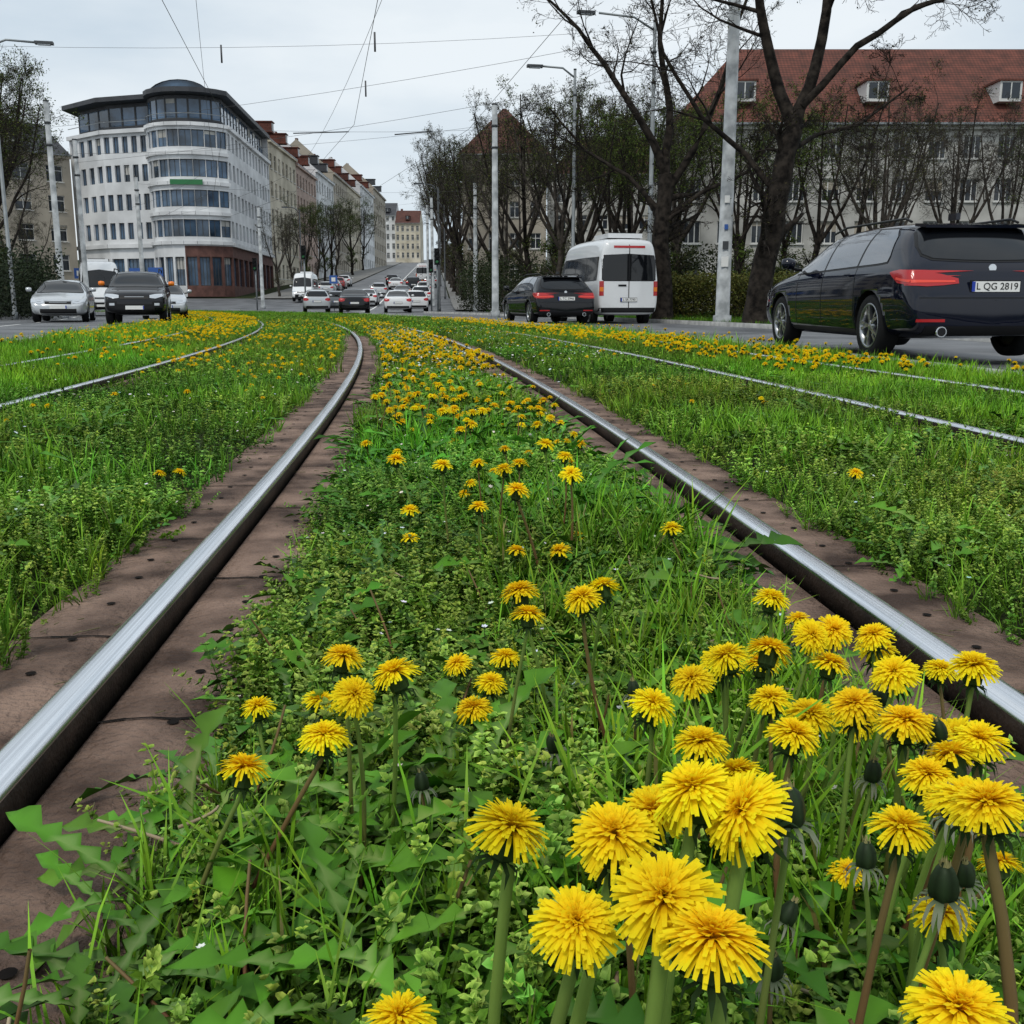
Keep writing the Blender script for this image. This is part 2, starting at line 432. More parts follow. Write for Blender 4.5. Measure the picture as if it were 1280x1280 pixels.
def budhead():
    t=T(); n=10; rings=[(.004,-.012),(.0085,-.009),(.0095,-.002),(.0085,.006),(.0062,.012),(.0035,.015),(.0,.016)]
    b0=len(t.V)
    for q,(r,z) in enumerate(rings):
        for j in range(n):
            a=6.283*j/n; rr=r*(1+.16*(j%2)); t.V.append(np.array([rr*math.cos(a),rr*math.sin(a),z])); t.C.append(np.array([.014,.026,.010])*(1.6 if j%2 else .8))
    for i in range(len(rings)-1):
        for j in range(n):
            a=b0+i*n+j;bq=b0+i*n+(j+1)%n; t.F+=[(a,bq,bq+n),(a,bq+n,a+n)]
    for j in range(16):
        az=U(0,6.28); d=np.array([math.cos(az),math.sin(az),0]); sd=np.array([-d[1],d[0],0])
        t.strip([d*.003+np.array([0,0,.010]),d*.004+np.array([0,0,.016]),d*U(.001,.006)+np.array([0,0,.021])],[.0012,.001,0],sd,[np.array([.3,.28,.12])]*3)
    for j in range(14):
        az=6.283*j/14+U(-.2,.2); d=np.array([math.cos(az),math.sin(az),0]); sd=np.array([-d[1],d[0],0])
        t.strip([d*.006+np.array([0,0,-.009]),d*.015+np.array([0,0,-.012]),d*.020+np.array([0,0,-.020]),d*.019+np.array([0,0,-.028])],[.0018,.0016,.0012,0],sd,[np.array([.05,.08,.035]),np.array([.14,.17,.10]),np.array([.22,.24,.17]),np.array([.3,.3,.25])])
    return t.arr()
def whiteflower():
    t=T()
    for j in range(6):
        az=6.283*j/6; d=sph(az,.4); sd=np.array([-math.sin(az),math.cos(az),0])
        t.strip([d*.001,d*.004,d*.0065],[.0008,.0022,0],sd,[np.array([.7,.7,.66])]*3)
    t.strip([np.array([0,0,-.05]),np.zeros(3)],[.0008,.0006],np.array([1,0,0]),[np.array([.06,.12,.03])]*2)
    return t.arr()

def rotm(az,tilt,taz):
    N=len(az); c,s=np.cos(az),np.sin(az); Rz=np.zeros((N,3,3)); Rz[:,0,0]=c;Rz[:,0,1]=-s;Rz[:,1,0]=s;Rz[:,1,1]=c;Rz[:,2,2]=1
    kx,ky=-np.sin(taz),np.cos(taz); ct,st=np.cos(tilt),np.sin(tilt); v=1-ct
    K=np.zeros((N,3,3)); K[:,0,0]=ct+kx*kx*v;K[:,0,1]=kx*ky*v;K[:,0,2]=ky*st
    K[:,1,0]=kx*ky*v;K[:,1,1]=ct+ky*ky*v;K[:,1,2]=-kx*st
    K[:,2,0]=-ky*st;K[:,2,1]=kx*st;K[:,2,2]=ct
    return K@Rz
class Acc:
    def __init__(s): s.V=[];s.F=[];s.C=[];s.n=0
    def add(s,V,F,C):
        s.V.append(V.astype(np.float32)); s.F.append((F+s.n).astype(np.int32)); s.C.append(C.astype(np.float32)); s.n+=len(V)
    def scatter(s,tmpls,pos,scale,Rm,tint):
        N=len(pos)
        if N==0: return
        which=rng.integers(0,len(tmpls),N)
        for k,(TV,TF,TC) in enumerate(tmpls):
            m=which==k; n=m.sum()
            if n==0: continue
            V=np.einsum('nij,vj->nvi',Rm[m],TV)*scale[m][:,None,None]+pos[m][:,None,:]
            C=TC[None]*tint[m][:,None,:]
            F=TF[None]+ (np.arange(n)*len(TV))[:,None,None]
            s.add(V.reshape(-1,3),F.reshape(-1,3),C.reshape(-1,3))
    def build(s,name,m,parent=None,smooth=False):
        return npmesh(name,np.concatenate(s.V),np.concatenate(s.F),np.concatenate(s.C),m,parent,smooth)
def rr(N,t=.35): return rotm(rng.uniform(0,6.28,N),np.abs(rng.normal(0,t,N)),rng.uniform(0,6.28,N))
def vn(x,y,sc,seed=0):
    x=x*sc+seed*7.1;y=y*sc+seed*3.3
    return (np.sin(x*1.3+y*.7)+np.sin(y*1.7-x*.9+1.3)+np.sin((x+y)*2.3+2.1)*.6+np.sin((x-y)*3.1+.4)*.4)/3
def pts(s0,s1,o0,o1,dens,margin=.8):
    N=int((s1-s0)*(o1-o0)*dens); s=rng.uniform(s0,s1,N); o=rng.uniform(o0,o1,N)
    x,y,a=P(s,o)
    k=(np.abs(x)<.52*y+margin)&(y>.18)
    return s[k],o[k],x[k],y[k]
def railmask(s,o,x,y,main=.27,oth=.05):
    j=.045*vn(s*9,o*3,1)+ .03*vn(s*31,o,1,2)
    k=np.ones(len(s),bool)
    for c in(-.76,.76): k&=np.abs(o-c)>main-.035+j
    for c in(-4.33,4.10): k&=np.abs(o-c)>oth
    for c in(-2.81,2.58): k&=np.abs(o-c)>oth+.055+.4*j
    return k
def tint(N,v=.18,base=(1,1,1),hue=.12):
    t=np.array(base)[None]*rng.normal(1,v,N)[:,None].clip(.5,1.6); t=t*np.stack([rng.normal(1,hue,N),np.ones(N),rng.normal(1,hue,N)],1).clip(.6,1.5); return t
SP0=[sprig(9,4,U(.06,.11),.0125,.0078,.3,True) for _ in range(10)]
SP1=[sprig(5,4,U(.06,.10),.019,.013) for _ in range(6)]
SP2=[sprig(3,4,.09,.036,.024) for _ in range(5)]
TU0=[tuft(8,.15,.0036,.7,4) for _ in range(8)]
TU1=[tuft(7,.15,.0055,.6,3,.03) for _ in range(6)]
TU2=[tuft(9,.16,.010,.5,2,.10) for _ in range(6)]
TU3=[tuft(12,.17,.022,.5,2,.25) for _ in range(5)]
RO=[rosette(9,.17) for _ in range(8)]
RO1=[rosette(8,.17,8) for _ in range(5)]
WF=[whiteflower()]
cw=Acc(); gr=Acc(); dl=Acc()
def z3(x,y,z): return np.stack([x,y,z],1)
def place(acc,tm,s0,s1,o0,o1,dens,scale,fn=None,t=.35,tb=(1,1,1),main=.27,oth=.05,zoff=0,margin=.8):
    s,o,x,y=pts(s0,s1,o0,o1,dens,margin); k=railmask(s,o,x,y,main,oth)
    if fn is not None: k&=rng.random(len(s))<fn(s,o,x,y)
    s,o,x,y=s[k],o[k],x[k],y[k]; N=len(s)
    z=gz(o)+zoff+.01*vn(x,y,3,5)+terr(y)
    br=.98+.34*vn(x,y,1.1,9)+.24*vn(x,y,4.3,2); hs=1+.30*vn(x,y,.8,3)
    tt=tint(N,.2,tb)*br[:,None]; tt[:,0]*=hs
    hsc=(1+.3*vn(x,y,2.9,6)).clip(.6,1.4)
    acc.scatter(tm,z3(x,y,z),scale*rng.uniform(.7,1.3,N)*hsc,rr(N,t),tt)
    return N
chick=lambda s,o,x,y: np.clip(.66+.8*vn(x,y,2.2,1),.12,1)
gras=lambda s,o,x,y: np.clip(.30-1.0*vn(x,y,2.2,1),.03,1)
rightp=lambda s,o,x,y: np.clip((o+.1)*3,0.0,1)
# zone A
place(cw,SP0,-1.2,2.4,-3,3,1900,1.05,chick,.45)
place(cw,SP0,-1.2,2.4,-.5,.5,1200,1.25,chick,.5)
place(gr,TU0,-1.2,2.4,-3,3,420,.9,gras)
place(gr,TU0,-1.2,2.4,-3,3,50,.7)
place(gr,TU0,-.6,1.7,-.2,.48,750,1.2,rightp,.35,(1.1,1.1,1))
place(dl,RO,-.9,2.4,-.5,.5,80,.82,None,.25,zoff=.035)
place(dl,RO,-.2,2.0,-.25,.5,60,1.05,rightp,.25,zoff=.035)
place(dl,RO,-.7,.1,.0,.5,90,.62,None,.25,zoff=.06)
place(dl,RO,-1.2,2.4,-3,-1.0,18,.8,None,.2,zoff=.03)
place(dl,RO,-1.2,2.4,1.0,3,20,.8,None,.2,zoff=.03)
# zone B
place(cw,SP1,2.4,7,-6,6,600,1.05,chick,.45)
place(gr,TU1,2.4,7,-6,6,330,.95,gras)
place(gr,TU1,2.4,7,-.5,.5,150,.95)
place(dl,RO1,2.4,7,-.5,.5,90,.95,None,.25,main=.26,zoff=.03)
place(dl,RO1,2.4,7,-6,6,9,.85,None,.2,main=.3,zoff=.02)
# zone C
cC=lambda s,o,x,y: np.clip(.5+.6*vn(x,y,.9,1),.1,1)*((o>-4.4)&(o<4.0))
gC=lambda s,o,x,y: np.clip(.45-.7*vn(x,y,.9,1)+.6*((o<-4.2)|(o>3.6)),.1,1)
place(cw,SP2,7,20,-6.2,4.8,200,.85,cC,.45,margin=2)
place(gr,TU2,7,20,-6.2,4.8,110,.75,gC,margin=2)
lush=(1.2,1.2,.9)
place(gr,TU1,3,11,4.15,4.85,380,1.2,None,.25,lush,margin=2)
place(gr,TU1,3,10,2.8,3.9,170,.95,None,.25,lush,margin=2)
place(gr,TU2,11,24,3.9,4.85,110,1.15,None,.25,lush,margin=2)
place(gr,TU1,5,14,-6.2,-4.45,260,1.2,None,.25,lush,margin=2)
place(gr,TU1,5,14,-4.2,-2.95,180,1.1,None,.25,lush,margin=2)
place(gr,TU2,14,30,-6.2,-4.45,100,1.2,None,.25,lush,margin=2)
# zone D
place(gr,TU3,20,84,-6.15,4.8,22,.7,None,.3,(.95,1,.9),main=.16,margin=3)
place(cw,SP2,20,45,-4.4,4.2,45,1.3,None,.4,main=.2,margin=3)
place(gr,TU2,8,40,9.9,12.7,40,1.0,None,.3,(.6,.7,.55),margin=4,zoff=.08)
place(gr,TU3,5,62,15,24,4,1.3,None,.3,(.45,.6,.45),margin=4,zoff=.06)
place(gr,TU3,12,60,-24,-17.6,5,1.2,None,.3,(.4,.6,.4),margin=4,zoff=.06)
print("veg",cw.n,gr.n,dl.n,time.time()-T00)

# ------------------------------------------------------------------ dandelions
H0=[head(n_,.023,3,.0025) for n_ in (340,320,350,280,330,240)]; H1=[head(95,.024,2,.0046,True,6) for _ in range(4)]; H2=[head(30,.025,1,.010,False) for _ in range(4)]
BUD=[budhead() for _ in range(3)]
fl=Acc(); st=Acc()
def stem(base,top,r,col0,col1,k=6,n=7,bow=.02):
    base=np.array(base,float);top=np.array(top,float)
    bend=np.array([base[0]*.4+top[0]*.6,base[1]*.4+top[1]*.6,base[2]*.5+top[2]*.5])
    bend[:2]+=rng.normal(0,bow,2)
    V=[];C=[]
    for i in range(n+1):
        t=i/n; p=(1-t)**2*base+2*t*(1-t)*bend+t*t*top; rad=r*(1.15-.3*t)
        d=2*(1-t)*(bend-base)+2*t*(top-bend); d/=np.linalg.norm(d)+1e-9
        u=np.cross(d,[1,0,0.01]); u/=np.linalg.norm(u); w=np.cross(d,u)
        for j in range(k):
            a=6.283*j/k; V.append(p+(u*math.cos(a)+w*math.sin(a))*rad); C.append(np.array(col0)*(1-t)+np.array(col1)*t)
    F=[]
    for i in range(n):
        for j in range(k):
            a=i*k+j;b=i*k+(j+1)%k; F+=[(a,b,b+k),(a,b+k,a+k)]
    st.add(np.array(V),np.array(F),np.array(C)); return d
GREEN=((.15,.22,.04),(.19,.30,.06)); RED=((.20,.06,.035),(.16,.13,.05)); MIXD=((.17,.10,.045),(.15,.24,.05))
def flower(x,y,z,size=1.0,tm=None,tilt=None,taz=None,r=.0028,lean=.06,kind=None):
    b=(x+rng.normal(0,lean),y+abs(rng.normal(0,lean))*.8+.01,-.06)
    top=np.array([x,y,z])
    q=rng.random(); c=RED if q<.3 and y>.55 else (MIXD if q<.6 else GREEN)
    stem(b,top-np.array([0,0,.017*size]),r*size,*c)
    if tilt is None: tilt=abs(rng.normal(0,.28)); taz=rng.uniform(0,6.28)
    sc=np.array([size])
    (fl if kind is None else st).scatter(tm or H0,top[None],sc,rotm(np.array([rng.uniform(0,6.28)]),np.array([tilt]),np.array([taz])),tint(1,.05,(1,rng.uniform(.92,1.03),1),0))
NEAR=[(-.001,.511,.34,1.08),(.055,.503,.34,1.0),(.078,.649,.24,1.),(.117,.771,.22,1.),(.032,.458,.317,1.),(.073,.443,.34,1.15),(.09,.411,.34,1.12),(.13,.529,.34,1.25),(-.066,.53,.208,1.),(.18,.364,.34,1.02),(.319,.884,.09,.8),(.324,.695,.169,1.),(.28,.555,.331,1.),(.345,.741,.238,1.),(.415,.849,.24,1.15),(.376,.816,.24,1.1),(.349,.798,.231,1.),(.363,.889,.24,1.15),(.253,.861,.24,1.05),
 (.085,.575,.315,1.0),(.105,.545,.345,1.05),(.30,.62,.30,1.0),(.265,.64,.27,1.0)]
for q in NEAR:
    t,ta=(None,None)
    if q[0]==.13: t,ta=.75,3.4
    flower(q[0],q[1],q[2],q[3]*random.uniform(.95,1.08),H0,t,ta,.0042 if q[1]<.6 else .003,.035)
FARX="18 91 21,22 93 17,15 103 20,18 97 25,23 104 25,28 106 25,36 110 22,41 111 25,39 99 25,34 111 25,34 129 24,49 168 9,56 127 15,48 101 25,43 115 22,-19 97 19,-27 96 16,-34 129 9,-16 98 23,-18 104 25,-12 99 25,-8 143 10,-5 126 10,-3 138 9,-1 143 11,2 119 25,1 129 25,9 126 25,12 131 25,-26 131 9,1 209 11,10 209 11,16 244 6,17 242 3,-23 227 16,-23 225 10,-7 211 20,1 203 25,-14 296 7,36 226 12,44 234 3,13 223 25,-2 248 22,-17 248 23,-9 270 20,2 270 20,13 249 25,9 271 25,-12 296 10,-31 271 21,-124 356 3,-118 359 3,101 297 13,47 90 9,42 128 20,31 100 20,26 97 23,38 106 17,45 97 19,33 93 24,29 113 21,24 111 22,40 92 22"
for q in FARX.split(","):
    a,b,c=[float(v)/100 for v in q.split()]
    flower(a,b,c,random.uniform(.95,1.22),H0 if b<1.6 else H1,None,None,.0026,.05)
for (x,y,z) in((.335,.72,.245),(.165,.56,.325),(.05,1.15,.10),(.36,.95,.16),(.44,1.2,.13),(.24,.80,.10),(.25,.52,.20),(.20,.70,.12),(.28,.74,.19),(.38,.78,.15),(.40,1.05,.20),(.15,1.2,.15),(.265,.57,.27),(.40,.90,.225),(-.10,1.05,.10)):
    flower(x,y,z,rng.uniform(.75,.95),BUD,abs(rng.normal(0,.25)),rng.uniform(0,6),.0028,.03,'bud')
for i in range(80):
    x=rng.uniform(-.45,.5); y=rng.uniform(.55,2.2); az=rng.uniform(0,6.28); L=rng.uniform(.04,.13); z=-.05+rng.uniform(.0,.10)
    dry=rng.random()<.5
    c=((.30,.22,.14),(.38,.31,.20)) if dry else ((.22,.07,.04),(.16,.12,.05))
    stem((x,y,z if dry else -.05),(x+L*math.cos(az),y+L*math.sin(az),z+rng.uniform(-.02,.03)+(0 if dry else .06)),.0021,c[0],c[1],5,5,.012)
for i in range(160):
    s_=rng.uniform(-.5,5); o_=rng.choice([-1,1])*.76+rng.choice([-1,1])*rng.uniform(.06,.26); x,y,_=P(s_,o_); az=rng.uniform(0,6.28); L=rng.uniform(.012,.05)
    stem((float(x),float(y),-.055),(float(x)+L*math.cos(az),float(y)+L*math.sin(az),-.053),.0011,(.12,.11,.05),(.20,.17,.10),4,3,.004)
def many(s0,s1,o0,o1,dens,zlo,zhi,tm,size,fn=None,stems=True,margin=.5):
    s,o,x,y=pts(s0,s1,o0,o1,dens,margin); k=railmask(s,o,x,y,.24,.06)
    if fn is not None: k&=rng.random(len(s))<fn(s,o,x,y)
    x,y,o=x[k],y[k],o[k]; N=len(x)
    if N==0: return
    z=rng.uniform(zlo,zhi,N)+terr(y)
    fl.scatter(tm,z3(x,y,z),size*rng.uniform(.65,1.2,N),rotm(rng.uniform(0,6.28,N),np.abs(rng.normal(0,.25,N)),rng.uniform(0,6.28,N)),tint(N,.06,(1,1,1),0)*np.stack([np.ones(N),rng.uniform(.9,1.03,N),np.ones(N)],1))
    if stems:
        for i in range(N):
            if y[i]<9: stem((x[i]+rng.normal(0,.03),y[i]+rng.normal(0,.03),-.07),(x[i],y[i],z[i]-.01),.0026,*(GREEN if rng.random()<.6 else RED),k=3,n=3)
clus=lambda s,o,x,y: np.clip(.45+1.1*vn(x,y,1.7,4),0,1)
clu2=lambda s,o,x,y: np.clip(.62+.9*vn(x,y,1.7,4),.12,1)
many(1.7,3.8,-.45,.42,13,.03,.16,H1,1.05,clu2)
many(2.6,8,-.47,.47,52,.04,.18,H1,1.08,clu2)
many(7,16,-.5,.55,68,.03,.14,H1,1.2,clu2)
many(15,36,-.6,.6,36,.01,.12,H2,1.35,clu2,False)
many(9,34,1.0,2.4,9,.0,.09,H2,1.2,clus,False)
many(6.5,14,2.75,4.0,75,.08,.17,H1,1.2,clus,False)
many(13,34,2.7,4.2,60,.05,.15,H2,1.3,clus,False)
many(5,22,4.2,4.8,16,.10,.18,H1,1.15,clus,False)
many(4,9,-2.6,-1.05,8,.0,.07,H1,1.0,clus,False)
many(8,34,-2.7,-1.0,24,.0,.09,H2,1.2,clus,False)
many(5,16,-6,-4.4,12,.10,.18,H1,1.1,clus,False,2)
many(5,16,-4.3,-2.9,12,.06,.14,H1,1.1,clus,False,2)
many(15,72,-4.25,-2.9,42,.03,.14,H2,1.35,clus,False,2)
many(15,72,-6.1,-4.4,22,.06,.17,H2,1.3,clus,False,2)
many(2.3,7,1.1,2.4,2.5,.0,.06,H1,1.,clus,False)
for (s0,s1,o0,o1,d,sc) in((-1,2.4,-2.5,2.5,34,.9),(2.4,7,-.5,.5,30,1.1),(6,24,-.5,1.0,100,1.9),(9,24,1.0,2.2,22,1.9),(3,10,-4,-1,10,1.4)):
    s,o,x,y=pts(s0,s1,o0,o1,d); k=railmask(s,o,x,y); x,y=x[k],y[k]; N=len(x)
    st.scatter(WF,z3(x,y,gz(o[k])+rng.uniform(.06,.125,N)),sc*rng.uniform(.7,1.3,N),rr(N,.4),tint(N,.05))
cw.build("chickweed",M['veg']); gr.build("grass",M['veg']); dl.build("dandelion_leaves",M['veg'],None,True)
de=empty("dandelion_flowers"); fl.build("petals",M['petal'],de); st.build("stems",M['veg'],de,True)
print("flowers",fl.n,time.time()-T00)

# ------------------------------------------------------------------ trees
def tree_mesh(name,limbs,seed,maxl=4,bark='bark',leaf=0,leafcol=(.05,.06,.015),twig=.010,dens=1.0,kids=(7,6,6,5),ups=.12,lsc=1.0):
    rn=random.Random(seed); polys=[]
    def grow(p,d,r,L,lvl):
        n=max(3,int(5-lvl*.5)) if lvl else 8
        pts_=[p.copy()]; rad=[r]; 
        for i in range(n):
            j=.14+.05*lvl
            d=(d+Vector((rn.gauss(0,j),rn.gauss(0,j),rn.gauss(0,j)+ups*.5))).normalized()
            p=p+d*(L/n); pts_.append(p.copy()); rad.append(max(twig*.5,r*(1-.78*(i+1)/n)))
        polys.append((pts_,rad,lvl)); kidsof(pts_,rad,L,lvl)
    def kidsof(pts_,rad,L,lvl,start=.25):
        if lvl>=maxl: return
        k=max(2,int(kids[min(lvl,len(kids)-1)]*dens+rn.random()))
        for c in range(k):
            f=start+(1-start)*(c+rn.random())/k; q=f*(len(pts_)-1); i=min(int(q),len(pts_)-2); t=q-i
            pp=pts_[i].lerp(pts_[i+1],t); dd=(pts_[i+1]-pts_[i]).normalized()
            a=Vector((rn.gauss(0,1),rn.gauss(0,1),rn.gauss(0,.6))); a=(a-dd*a.dot(dd)).normalized()
            ang=rn.uniform(.45,1.05); nd=(dd*math.cos(ang)+a*math.sin(ang)).normalized()
            r2=max(twig*.6,(rad[i]*(1-t)+rad[i+1]*t)*rn.uniform(.38,.55))
            grow(pp,nd,r2,L*rn.uniform(.38,.6)*(1.15-.5*f),lvl+1)
    for (pl,r0,r1) in limbs:
        pl=[Vector(p) for p in pl]
        out=[];
        for a,b in zip(pl[:-1],pl[1:]):
            for i in range(3): out.append(a.lerp(b,i/3)+Vector((rn.gauss(0,1),rn.gauss(0,1),0))*min(.05,r0*.2)*(1 if i else 0))
        out.append(pl[-1]); n=len(out); rad=[r0+(r1-r0)*i/(n-1) for i in range(n)]
        if pl[0].z==0: rad[0]*=1.3
        polys.append((out,rad,0)); L=sum((out[i+1]-out[i]).length for i in range(n-1))
        kidsof(out,rad,L*.75,0,.35)
    mb=MB(); sides=[10,6,4,3,3,3]
    for pts_,rad,lvl in polys: mb.tube(pts_,rad,bark,sides[lvl],cap=False)
    if leaf:
        tips=[p for pts_,rad,lvl in polys if lvl>=maxl-1 for p in pts_[1:]]
    me=mb.build(name,mesh_only=True)
    lf=None
    if leaf:
        idx=[rn.randrange(len(tips)) for _ in range(leaf)]
        Pn=np.array([tips[i] for i in idx])+rng.normal(0,.08*lsc,(leaf,3))
        t=T(); t.tri4(np.array([0,0,0.]),np.array([-.02,.03,0.01]),np.array([0,.07,0]),np.array([.02,.03,.01]),np.array(leafcol)*.8,np.array(leafcol)*1.2)
        acc=Acc(); acc.scatter([t.arr()],Pn,lsc*rng.uniform(.6,1.4,leaf),rotm(rng.uniform(0,6.28,leaf),rng.uniform(0,3,leaf),rng.uniform(0,6.28,leaf)),tint(leaf,.3))
        lf=(np.concatenate(acc.V),np.concatenate(acc.F),np.concatenate(acc.C))
    return me,lf
LEAFME={}
def put_tree(name,me_lf,x,y,rot=0,sc=1.0,sz=1.0):
    me,lf=me_lf; z=float(terr(y))-.1
    o=obj(name,me); o.location=(x,y,z); o.rotation_euler=(0,0,rot); o.scale=(sc,sc,sc*sz)
    if lf is not None:
        if me.name not in LEAFME:
            l=npmesh("young_leaves",*lf,M['twigleaf'],o); LEAFME[me.name]=l.data
        else: obj("young_leaves",LEAFME[me.name],o)
    return o
limA=[([(0,0,0),(.05,0,1.2),(.35,0,3.2),(.75,.1,5.2)],.36,.25),
      ([(.75,.1,5.2),(.2,.2,6.6),(-.3,0,8.2),(-.6,-.2,10.5),(-.5,0,13.5)],.18,.05),
      ([(.75,.1,5.2),(1.3,.3,6.8),(1.5,.2,8.8),(1.6,0,11.5),(2.1,.2,14)],.18,.05),
      ([(.95,.1,5.8),(2.2,-.2,7.2),(3.6,-.3,8.1),(5.2,-.1,8.6),(7.0,.2,9.3)],.11,.03),
      ([(.35,0,3.6),(-.4,.4,4.6),(-1.6,.6,5.6),(-2.7,.5,7.2),(-3.2,.3,9)],.09,.03),
      ([(.6,0,4.6),(1.6,1,5.2),(3.0,1.6,5.6),(4.4,2,6.6)],.07,.025)]
put_tree("bare_tree",tree_mesh("bare_tree",limA,3,4,'bark',1500,(.05,.05,.015)),6.7,28.5)
limB=[([(0,0,0),(.0,0,1.5),(-.1,0,3.2),(0,.1,4.8)],.33,.24),
      ([(0,.1,4.8),(-.7,0,6.2),(-1.7,.2,7.7),(-2.9,0,9.2),(-4.2,.2,10.4)],.15,.03),
      ([(0,.1,4.8),(.1,.2,6.8),(-.3,.1,8.8),(-.2,.2,11.5)],.16,.04),
      ([(0,.1,4.2),(.9,0,5.6),(1.7,.2,7.4),(2.2,.2,9.5),(3.0,.2,11.5)],.14,.03),
      ([(-.1,0,3.6),(-1.2,.4,4.8),(-2.6,.5,5.6),(-3.8,.3,6.9)],.09,.025),
      ([(0,0,3.4),(1.3,.4,4.3),(2.7,.5,4.9),(3.6,.3,6.0)],.09,.025)]
put_tree("bare_tree",tree_mesh("bare_tree",limB,8,4,'bark',2200,(.06,.06,.015)),5.0,34.8)
def generic(seed,h,bark,leaf,lc,dens=1.0,spread=1.0,twig=.012,lsc=1.0):
    rn=random.Random(seed*13)
    tr=[(0,0,0),(rn.gauss(0,.15),0,h*.16),(rn.gauss(0,.2),rn.gauss(0,.2),h*.34)]
    limbs=[(tr,h*.018,h*.013)]
    top=tr[-1]; nl=4
    for i in range(nl):
        a=i*6.283/nl+rn.uniform(-.5,.5); sp=spread*rn.uniform(.12,.30)*h*(1 if i else .2)
        limbs.append(([top,(top[0]+math.cos(a)*sp*.4,top[1]+math.sin(a)*sp*.4,h*.5),(top[0]+math.cos(a)*sp*.75,top[1]+math.sin(a)*sp*.75,h*.7),(top[0]+math.cos(a)*sp,top[1]+math.sin(a)*sp,h*rn.uniform(.88,1.0))],h*.010,h*.0025))
    return tree_mesh("bare_tree_mesh",limbs,seed,4,bark,leaf,lc,twig,dens,(7,6,5,4),lsc=lsc)
VB=[generic(21,12,'bark2',3500,(.06,.065,.016),lsc=1.3),generic(22,12,'bark',3500,(.065,.085,.016),lsc=1.3),generic(23,11,'bark2',0,(.1,.1,.1)),generic(24,12,'bark',8000,(.07,.105,.016),1.0,.8,lsc=1.5)]
print("trees meshes",time.time()-T00)
def TR(x,y,v,h,rot=None): put_tree("bare_tree" if VB[v][1] is None else "budding_tree",VB[v],x,y,random.uniform(0,6.28) if rot is None else rot,h/12,1)
for (x,y,v,h) in((12.5,44,1,9),(16.5,47,0,9.5),(21,46,2,9),(9.3,43,3,8.5),(14,55,3,10),(19,58,1,10),(25,60,0,11),(30,58,2,10),(26,50,1,8.5),(23,42,3,7),(31,52,0,10),(17,40,2,7.5),(13.5,38,0,6.5),(35,62,1,11),(11,50,1,9),(18,52,2,9.5),(28,55,3,10),
   (2.2,52,0,9.5),(4.6,50,3,9),(1.0,58,1,11),(4.0,60,0,12),(6.5,56,1,11),(8.0,50,0,10),(6.5,64,2,13),(2.5,66,3,13),(9.5,62,1,12),(-.5,68,0,11),(11,70,1,13),(6.5,46,3,8.5),(3.2,46,1,8.0)):
    TR(x,y,v,h)
for (x,y,v,h) in((-1.5,84,1,12),(-3.2,92,0,13),(-4.6,100,1,14),(-5.6,110,0,15),(-6.6,120,1,16),(-7.5,132,0,17),(-8.6,146,2,17),(-9.8,160,0,18),(-11,176,2,18),(-12.2,195,0,18),(-14,215,2,18),(-16,240,0,18),(1,98,0,13),(-1,112,1,15),(-3,128,2,17),(-4,150,0,20),(6,92,1,14),(10,88,0,15)):
    TR(x,y,v,h)
for (x,y,v,h) in((-24,48,1,9.5),(-27,54,3,12),(-29.5,57,1,13),(-31,62,3,14),(-34,66,1,14),(-26.5,50,0,11),(-37,75,1,15),(-36,70,3,13),(-28.5,52,3,12),(-32,60,1,14),(-39.5,82,0,12),(-30.5,56,1,13),(-26,51,1,11),
   (-42,92,0,8),(-24.5,118,2,9),(-25.2,128,3,10),(-26,140,2,10),(-27.5,155,3,11),(-24,108,0,8),(-30,180,2,12),(-32,210,0,12),(-28.5,166,1,12),(-34,240,1,14),(-29.5,195,3,13)):
    TR(x,y,v,h)

# ------------------------------------------------------------------ hedges and shrubs
def hedge(name,p0,p1,w,h,N,col,blobby=.25,leafs=1.0,zb=-.05):
    p0=np.array(p0,float);p1=np.array(p1,float); L=np.linalg.norm(p1-p0); u=(p1-p0)/L; nrm=np.array([-u[1],u[0]])
    a=rng.uniform(0,L,N); q=rng.uniform(-1,1,N); zz=rng.random(N)**.7
    hh=h*(1+blobby*vn(a,a*0,1.1,len(name))+.05*rng.normal(0,1,N)); ww=w*.5*(1+blobby*.6*vn(a,zz*3,1.7,3))
    x=p0[0]+u[0]*a+nrm[0]*q*ww; y=p0[1]+u[1]*a+nrm[1]*q*ww; z=zb+zz*hh+terr(y)
    t=T(); c=np.array(col)
    t.tri4(np.array([0,0,0.]),np.array([-.025,.035,0.01]),np.array([0,.08,0]),np.array([.025,.035,.01]),c*.8,c*1.2)
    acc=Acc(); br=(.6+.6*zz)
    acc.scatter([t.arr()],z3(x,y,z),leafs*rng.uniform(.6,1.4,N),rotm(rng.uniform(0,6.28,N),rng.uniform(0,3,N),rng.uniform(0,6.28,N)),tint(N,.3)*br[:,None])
    return acc.build(name,M['twigleaf'])
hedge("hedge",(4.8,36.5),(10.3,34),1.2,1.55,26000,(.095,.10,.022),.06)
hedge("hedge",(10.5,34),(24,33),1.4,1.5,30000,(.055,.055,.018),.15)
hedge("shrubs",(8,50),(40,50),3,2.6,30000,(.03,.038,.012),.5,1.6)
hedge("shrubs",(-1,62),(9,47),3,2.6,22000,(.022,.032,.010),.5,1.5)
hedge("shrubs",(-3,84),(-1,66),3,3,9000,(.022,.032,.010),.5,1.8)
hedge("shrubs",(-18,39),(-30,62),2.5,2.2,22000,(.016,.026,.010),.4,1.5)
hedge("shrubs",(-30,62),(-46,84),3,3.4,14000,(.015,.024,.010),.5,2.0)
print("hedges",time.time()-T00)

